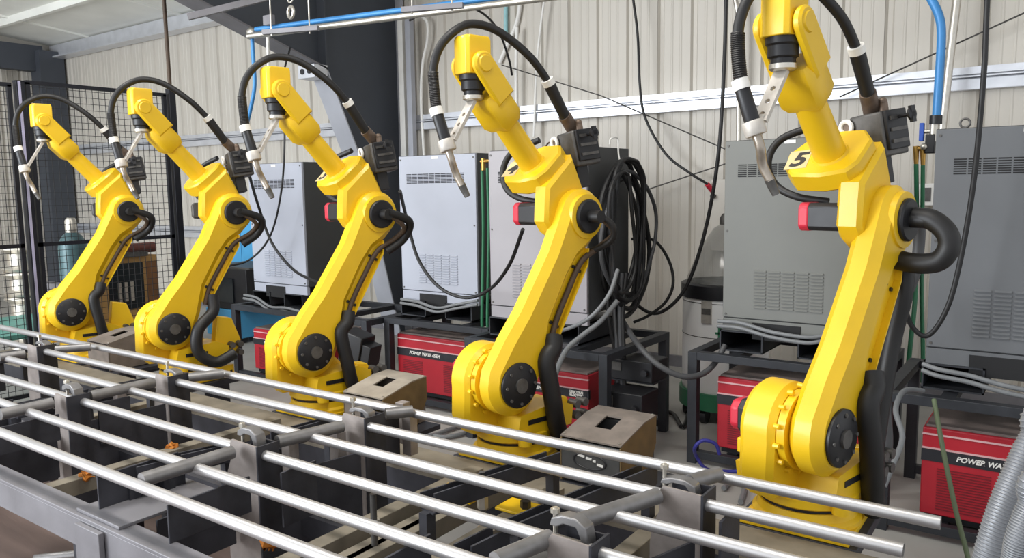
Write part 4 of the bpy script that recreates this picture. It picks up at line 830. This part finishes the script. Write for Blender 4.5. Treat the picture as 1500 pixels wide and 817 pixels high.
# coiled cables on the side of the mauve-grey cabinet
CX = X_at(860, 340, 4.02)
ct = thing('cable_coil', 'big coil of black cables hung on the side of the mauve-grey cabinet', 'cable coil', (CX+.1, 4.25, .9))
for k in range(9):
    cx_, cy_ = 914+random.uniform(-5, 7), 342+random.uniform(-8, 10); hw = 24+random.uniform(-6, 12); hh = 92+random.uniform(-10, 26); X0 = CX+.035+k*.014
    pts = []
    for j in range(15):
        a = 2*math.pi*j/14+.3; w_ = hw*(1+.18*math.sin(a*2+k)); pts.append(onX(cx_+w_*math.sin(a)+3*math.sin(3*a+k), cy_-hh*math.cos(a), X0+.012*(1+math.sin(a))))
    MB().tube(pts, .012+.003*(k % 3 == 0), 8, 5).build('cable_loop', (RUB, mat('dark_grey_cable', (72, 72, 74), .5), RUB, RUB)[k % 4], ct)
MB().tube([onX(893, 211, CX+.02), onX(895, 203, CX+.03), onX(905, 203, CX+.035), onX(906, 225, CX+.04), onX(910, 244, CX+.08)], .005, 8).build('wire_hook', WHT, ct)
for k in range(5):
    x_ = 893+k*6; MB().tube([onX(x_, 400, CX+.04+k*.02), onX(x_+random.uniform(-5, 5), 460, CX+.06+k*.02), onX(902+k*3, 520, CX+.10+.02*k), onX(903+k*3, 580, CX+.12+.02*k), onX(900+k*4, 640, CX+.14+.02*k)], .014, 8).build('hanging_tail', (RUB, mat('dark_grey_cable', (72, 72, 74), .5))[k % 2], ct)
# equipment inside the rack of robot 4
for (a, b, c, d, Y, l) in ((893, 528, 955, 558, 4.1, 'black switch box on the upper shelf of the rack behind robot 4'), (880, 575, 940, 616, 3.95, 'black tilted switch box with grey label low in the rack behind robot 4')):
    p, q = onY(a, b, Y), onY(c, d, Y); t = thing('switch_box', l, 'switch box', ((p.x+q.x)/2, Y+.1, min(p.z, q.z)), 'black switch boxes in the rack')
    z0, z1 = onY((a+c)/2, d, Y).z, onY((a+c)/2, b, Y).z
    MB().box((p.x, Y, z0), (q.x, Y+.22, z1)).build('case', BLK, t, bevel=.006)
    MB().box((p.x+.02, Y-.004, z0+(z1-z0)*.45), (p.x+.08, Y, z0+(z1-z0)*.85)).build('label_plate', GUN, t); MB().cyl((q.x-.04, Y, (z0+z1)/2), (q.x-.04, Y-.03, (z0+z1)/2), .02, n=12).build('knob', BLK, t)
    MB().box((p.x, Y+.02, z0-.012 if z0 > .2 else 0), (q.x, Y+.20, z0)).build('bracket', RACK, t)
# dark box behind robot 3
p = onY(522, 512, 3.05); t = thing('junction_box', 'black tilted junction box behind the base of robot 3', 'box', (p.x, 3.05, 0))
ax = Vector((.93, .1, -.25)).normalized(); az = Vector((.25, 0, .95)).normalized(); ay = az.cross(ax)
MB().obox(p, (.15, .12, .21), ax, ay, ay.cross(ax)).build('case', BLK, t, bevel=.006); MB().obox(p+ax*.10, (.07, .10, .14), ax, ay, ay.cross(ax)).build('lid', BLK, t, bevel=.004); MB().box((p.x-.02, 3.03, 0), (p.x+.02, 3.07, p.z-.05)).build('stand', GUN, t)
# floor cables
for k in range(7):
    y_ = random.uniform(0, 30); pts = [onZ(590+random.uniform(-12, 12), 694+y_*.5, .02), onZ(615, 702+y_*.4, .04), onZ(640, 696+y_*.5, .03), onZ(668, 690+y_*.7, .02), onZ(700, 676+y_*.5, .02)]
    hose('floor_cable', 'grey cable lying in the tangle on the floor under the jig', pts, .012+.003*(k % 2), (GREYH, mat('pale_cable', (160, 156, 146), .5))[k % 2], 'cable', 'tangled floor cables')
for k, pts in enumerate(([(585, 628), (620, 640), (660, 628), (690, 618)], [(560, 640), (610, 632), (650, 640), (690, 632)], [(1010, 600), (1000, 625), (985, 605), (960, 605)], [(1060, 715), (1075, 700), (1090, 712), (1085, 735)])):
    hose('floor_cable', ('grey cable snaking on the floor beside the base of robot 4', 'second grey cable snaking beside the base of robot 4', 'black cable curled on the floor between the racks', 'grey cable curled on the floor by robot 5')[k], [onZ(*p_, .02) for p_ in pts], .014, GREYH if k != 2 else RUB, 'cable')
# wall conduits and bracing
hose('conduit', 'pale bent conduit on the wall right of the brace wires', [(1073, -20, 6.35), (1080, 15, 6.36), (1082.5, 50, 6.37), (1082, 120, 6.37), (1082, 230, 6.37)], .020, ALU, 'conduit')
hose('conduit', 'steel conduit slanting behind the blue air pipe', [(1404, -20, 6.25), (1392, 80, 6.25), (1380, 190, 6.25), (1376, 230, 6.25)], .028, ALU, 'conduit')
hose('conduit', 'white flexible conduit hanging beside the dark column', [(618, 24, 6.40), (626, 34, 6.40), (626, 60, 6.41), (619, 95, 6.42), (617, 150, 6.42), (621, 225, 6.42), (622, 260, 6.42)], .016, WHT, 'conduit')
hose('conduit', 'thin pale conduit high on the wall above robot 4', [(800, -20, 6.40), (792, 40, 6.40), (786, 100, 6.40), (782, 200, 6.40)], .012, WHT, 'conduit')
hose('conduit', 'white conduit slanting down behind the cable arch of robot 4', [(765, -20, 6.47), (758, 30, 6.47), (745, 62, 6.47), (732, 92, 6.47)], .022, WHT, 'conduit')
hose('conduit', 'white vertical conduit behind the cable arch of robot 4', [(757, 40, 6.40), (756, 110, 6.40), (757, 200, 6.40)], .018, WHT, 'conduit')
hose('conduit', 'pale teal conduit above robot 4', [(741, -20, 6.47), (741, 20, 6.47), (741, 52, 6.47)], .022, mat('pale_teal', (150, 196, 200), .45), 'conduit')
hose('wall_cable', 'thin dark cable arching from the overhead rail beside the column', [(600, 30, 5.2), (630, 14, 5.2), (670, 8, 5.3), (705, 18, 5.5), (730, 45, 5.8), (745, 85, 6.0), (750, 110, 6.1)], .010, RUB, 'cable')
for x_, l in ((586, 'white downpipe against the dark column'), (597, 'pale narrow downpipe beside the dark column')):
    a, b = onY(x_-1, 25, 6.3), onY(x_+3, 430, 6.3); o = MB().box((a.x-.035, 6.3, .3), (a.x+.035, 6.36, a.z)).build('downpipe', FRAMEL if x_ > 590 else WHT); o['label'] = l; o['category'] = 'downpipe'
for a, b, l in (((880, 140), (1062, 218), 'thin brace wire sloping down to the taupe-grey cabinet'), ((950, 277), (1068, 238), 'thin brace wire rising to the taupe-grey cabinet'), ((1230, 142), (1520, 10), 'thin brace wire crossing behind the blue air pipe'), ((735, 95), (880, 140), 'thin brace wire behind robot 4')):
    o = MB().cyl(onY(*a, 6.34), onY(*b, 6.34), .006, n=6).build('brace_wire', GUN); o['label'] = l; o['category'] = 'wire'; o['group'] = 'diagonal brace wires on the wall'
# blue air pipe with valve and tee
ap = thing('air_pipe', 'blue air pipe with shut-off valve and brass tee beside the slate-grey cabinet', 'pipe', onY(1371, 190, 5.2))
MB().tube([onY(*p) for p in ((1300, -190, 5.2), (1318, -100, 5.2), (1340, -40, 5.2), (1362, -5, 5.2), (1376, 25, 5.2), (1379, 55, 5.2), (1376, 110, 5.2), (1372, 170, 5.2))], .024, 16).build('pipe', BLUEP, ap)
q = onY(1371, 174, 5.2); MB().cyl(q+Vector((0, 0, .02)), q+Vector((0, 0, -.03)), .034, n=14).build('coupling', BLK, ap)
q = onY(1368, 192, 5.2); MB().cyl(q+Vector((0, 0, .05)), q+Vector((0, 0, -.06)), .024, n=14).build('valve_body', ALU, ap); MB().cyl(q, q+Vector((-.05, 0, 0)), .012, n=10).build('valve_stem', ALU, ap); MB().box((q.x-.075, 5.18, q.z-.055), (q.x-.05, 5.22, q.z+.05)).build('valve_handle', mat('blue_handle', (40, 84, 180), .4), ap, bevel=.004)
q = onY(1363, 212, 5.2); MB().box((q.x-.025, 5.17, q.z-.05), (q.x+.025, 5.23, q.z+.06)).build('regulator', BLK, ap, bevel=.005); MB().sphere(q+Vector((-.03, -.03, -.01)), .02).build('gauge', ALU, ap)
MB().cyl(onY(1342, 217, 5.2), onY(1362, 219, 5.2), .015, n=10).build('tee', BRASS, ap)
for x_ in (1342, 1352): MB().cyl(onY(x_, 214, 5.2), onY(x_, 242, 5.2), .018, .012, n=10).build('hose_tail', BRASS, ap)
q = onY(1357, 285, 6.4); t = thing('outlet_box', 'small white wall outlet box beside the slate-grey cabinet', 'outlet', q); MB().box((q.x-.06, 6.40, q.z-.08), (q.x+.06, 6.46, q.z+.08)).build('box', WHT, t, bevel=.006); MB().box((q.x-.03, 6.395, q.z-.05), (q.x+.03, 6.40, q.z+.05)).build('socket', GUN, t)
q = onY(1050, 315, 6.4); t = thing('wall_panel_box', 'pale electrical box on the wall above the wire drum', 'electrical box', q); MB().box((q.x-.05, 6.38, q.z-.3), (q.x+.20, 6.46, q.z+.30)).build('box', WALLM, t, bevel=.005); MB().cyl((q.x-.02, 6.38, q.z+.16), (q.x-.02, 6.34, q.z+.16), .02, n=10).build('plug', BLK, t)
# overhead service rail
oz = 2.95
A_, B_ = onZ(368, 44, oz), onZ(775, -10, oz)
dl = (B_-A_).normalized()
orail = thing('overhead_service_rail', 'blue air pipe and bright conduit on hangers overhead beside the rafter', 'pipe', A_)
MB().cyl(A_+dl*.05, B_+dl*2.6, .020, n=14).build('blue_pipe', BLUEP, orail); off2 = Vector((.0, -.035, -.055)); MB().cyl(A_+off2, B_+dl*2.6+off2, .024, n=14).build('bright_conduit', ALU, orail)
for p_, L_ in (((388, 47), .34), ((592, 14), .30)):
    q = onZ(*p_, oz-.09); MB().bar(q+Vector((-.02, 0, 0)), q+Vector((L_+.1, .16, 0)), .042, .035).build('strut', BEAM, orail)
    for f_ in (.05, L_): s_ = q+Vector((f_, .16*f_/L_, 0)); MB().cyl(s_+Vector((0, 0, -.03)), Vector((s_.x, s_.y, roofz(s_.y)+.02)), .006, n=8).build('hanger_rod', ALU, orail)
q = onZ(372, 44, oz); MB().sphere(q+Vector((-.03, 0, -.02)), .045).build('elbow', ALU, orail); MB().tube([q+Vector((-.03, 0, -.03)), onY(371, 85, q.y), onY(373, 125, q.y), onY(367, 160, q.y), onY(362, 180, q.y)], .016, 10).build('blue_drop', BLUEP, orail)
q = onZ(392, 50, oz); MB().tube([q, onY(393, 90, q.y), onY(396, 135, q.y)], .013, 8).build('white_drop', WHT, orail)
q = onZ(394, 30, oz+.04); MB().box((q.x-.05, q.y-.02, q.z-.035), (q.x+.05, q.y+.02, q.z+.04)).build('tag_plate', BEAM, orail)
ck = thing('chain_hook', 'steel hook and chain hanging above robot 3', 'hook', onZ(426, 20, oz)); q = onZ(426, 18, oz)
for k in range(3): MB().torus(q+Vector((0, 0, .10+k*.055)), (1, 0, 0) if k % 2 else (0, 1, 0), .028, .007, 14, 8).build('chain_link', ALU, ck)
MB().torus(q, (.2, 1, 0), .042, .012, 16, 8).build('hook', ALU, ck); MB().cyl(q+Vector((0, 0, .26)), Vector((q.x, q.y, roofz(q.y)+.02)), .006, n=8).build('chain_line', ALU, ck)
st = MB().bar(onX(275, 25, -6.0), onX(395, -5, -6.0)+Vector((.6, 0, .0)), .05, .05).build('brace_angle', BEAM); st['label'] = 'grey angle brace bolted to the sloping rafter'; st['category'] = 'brace'
# dirty brown floor plate; under the jig its dark colour stands for shade
fp = thing('floor_plate', 'rust-brown scuffed floor plate beside the table, its dark tone standing for shade under the jig', 'floor plate', (-3, .3, 0))
MB().box((-6.6, -1.2, .0), (.6, 2.24, .003)).build('plate', mat('rust_brown_plate', (98, 82, 76), .6, .2, .25, 3, .05, 40, stretch=(.4, 3, 1)), fp)
o = MB().cyl(onZ(50, 819, .03), onZ(122, 811, .03), .02, n=10).build('floor_tube', PIPE); o['label'] = 'bright offcut tube lying on the rust-brown plate'; o['category'] = 'steel tube'
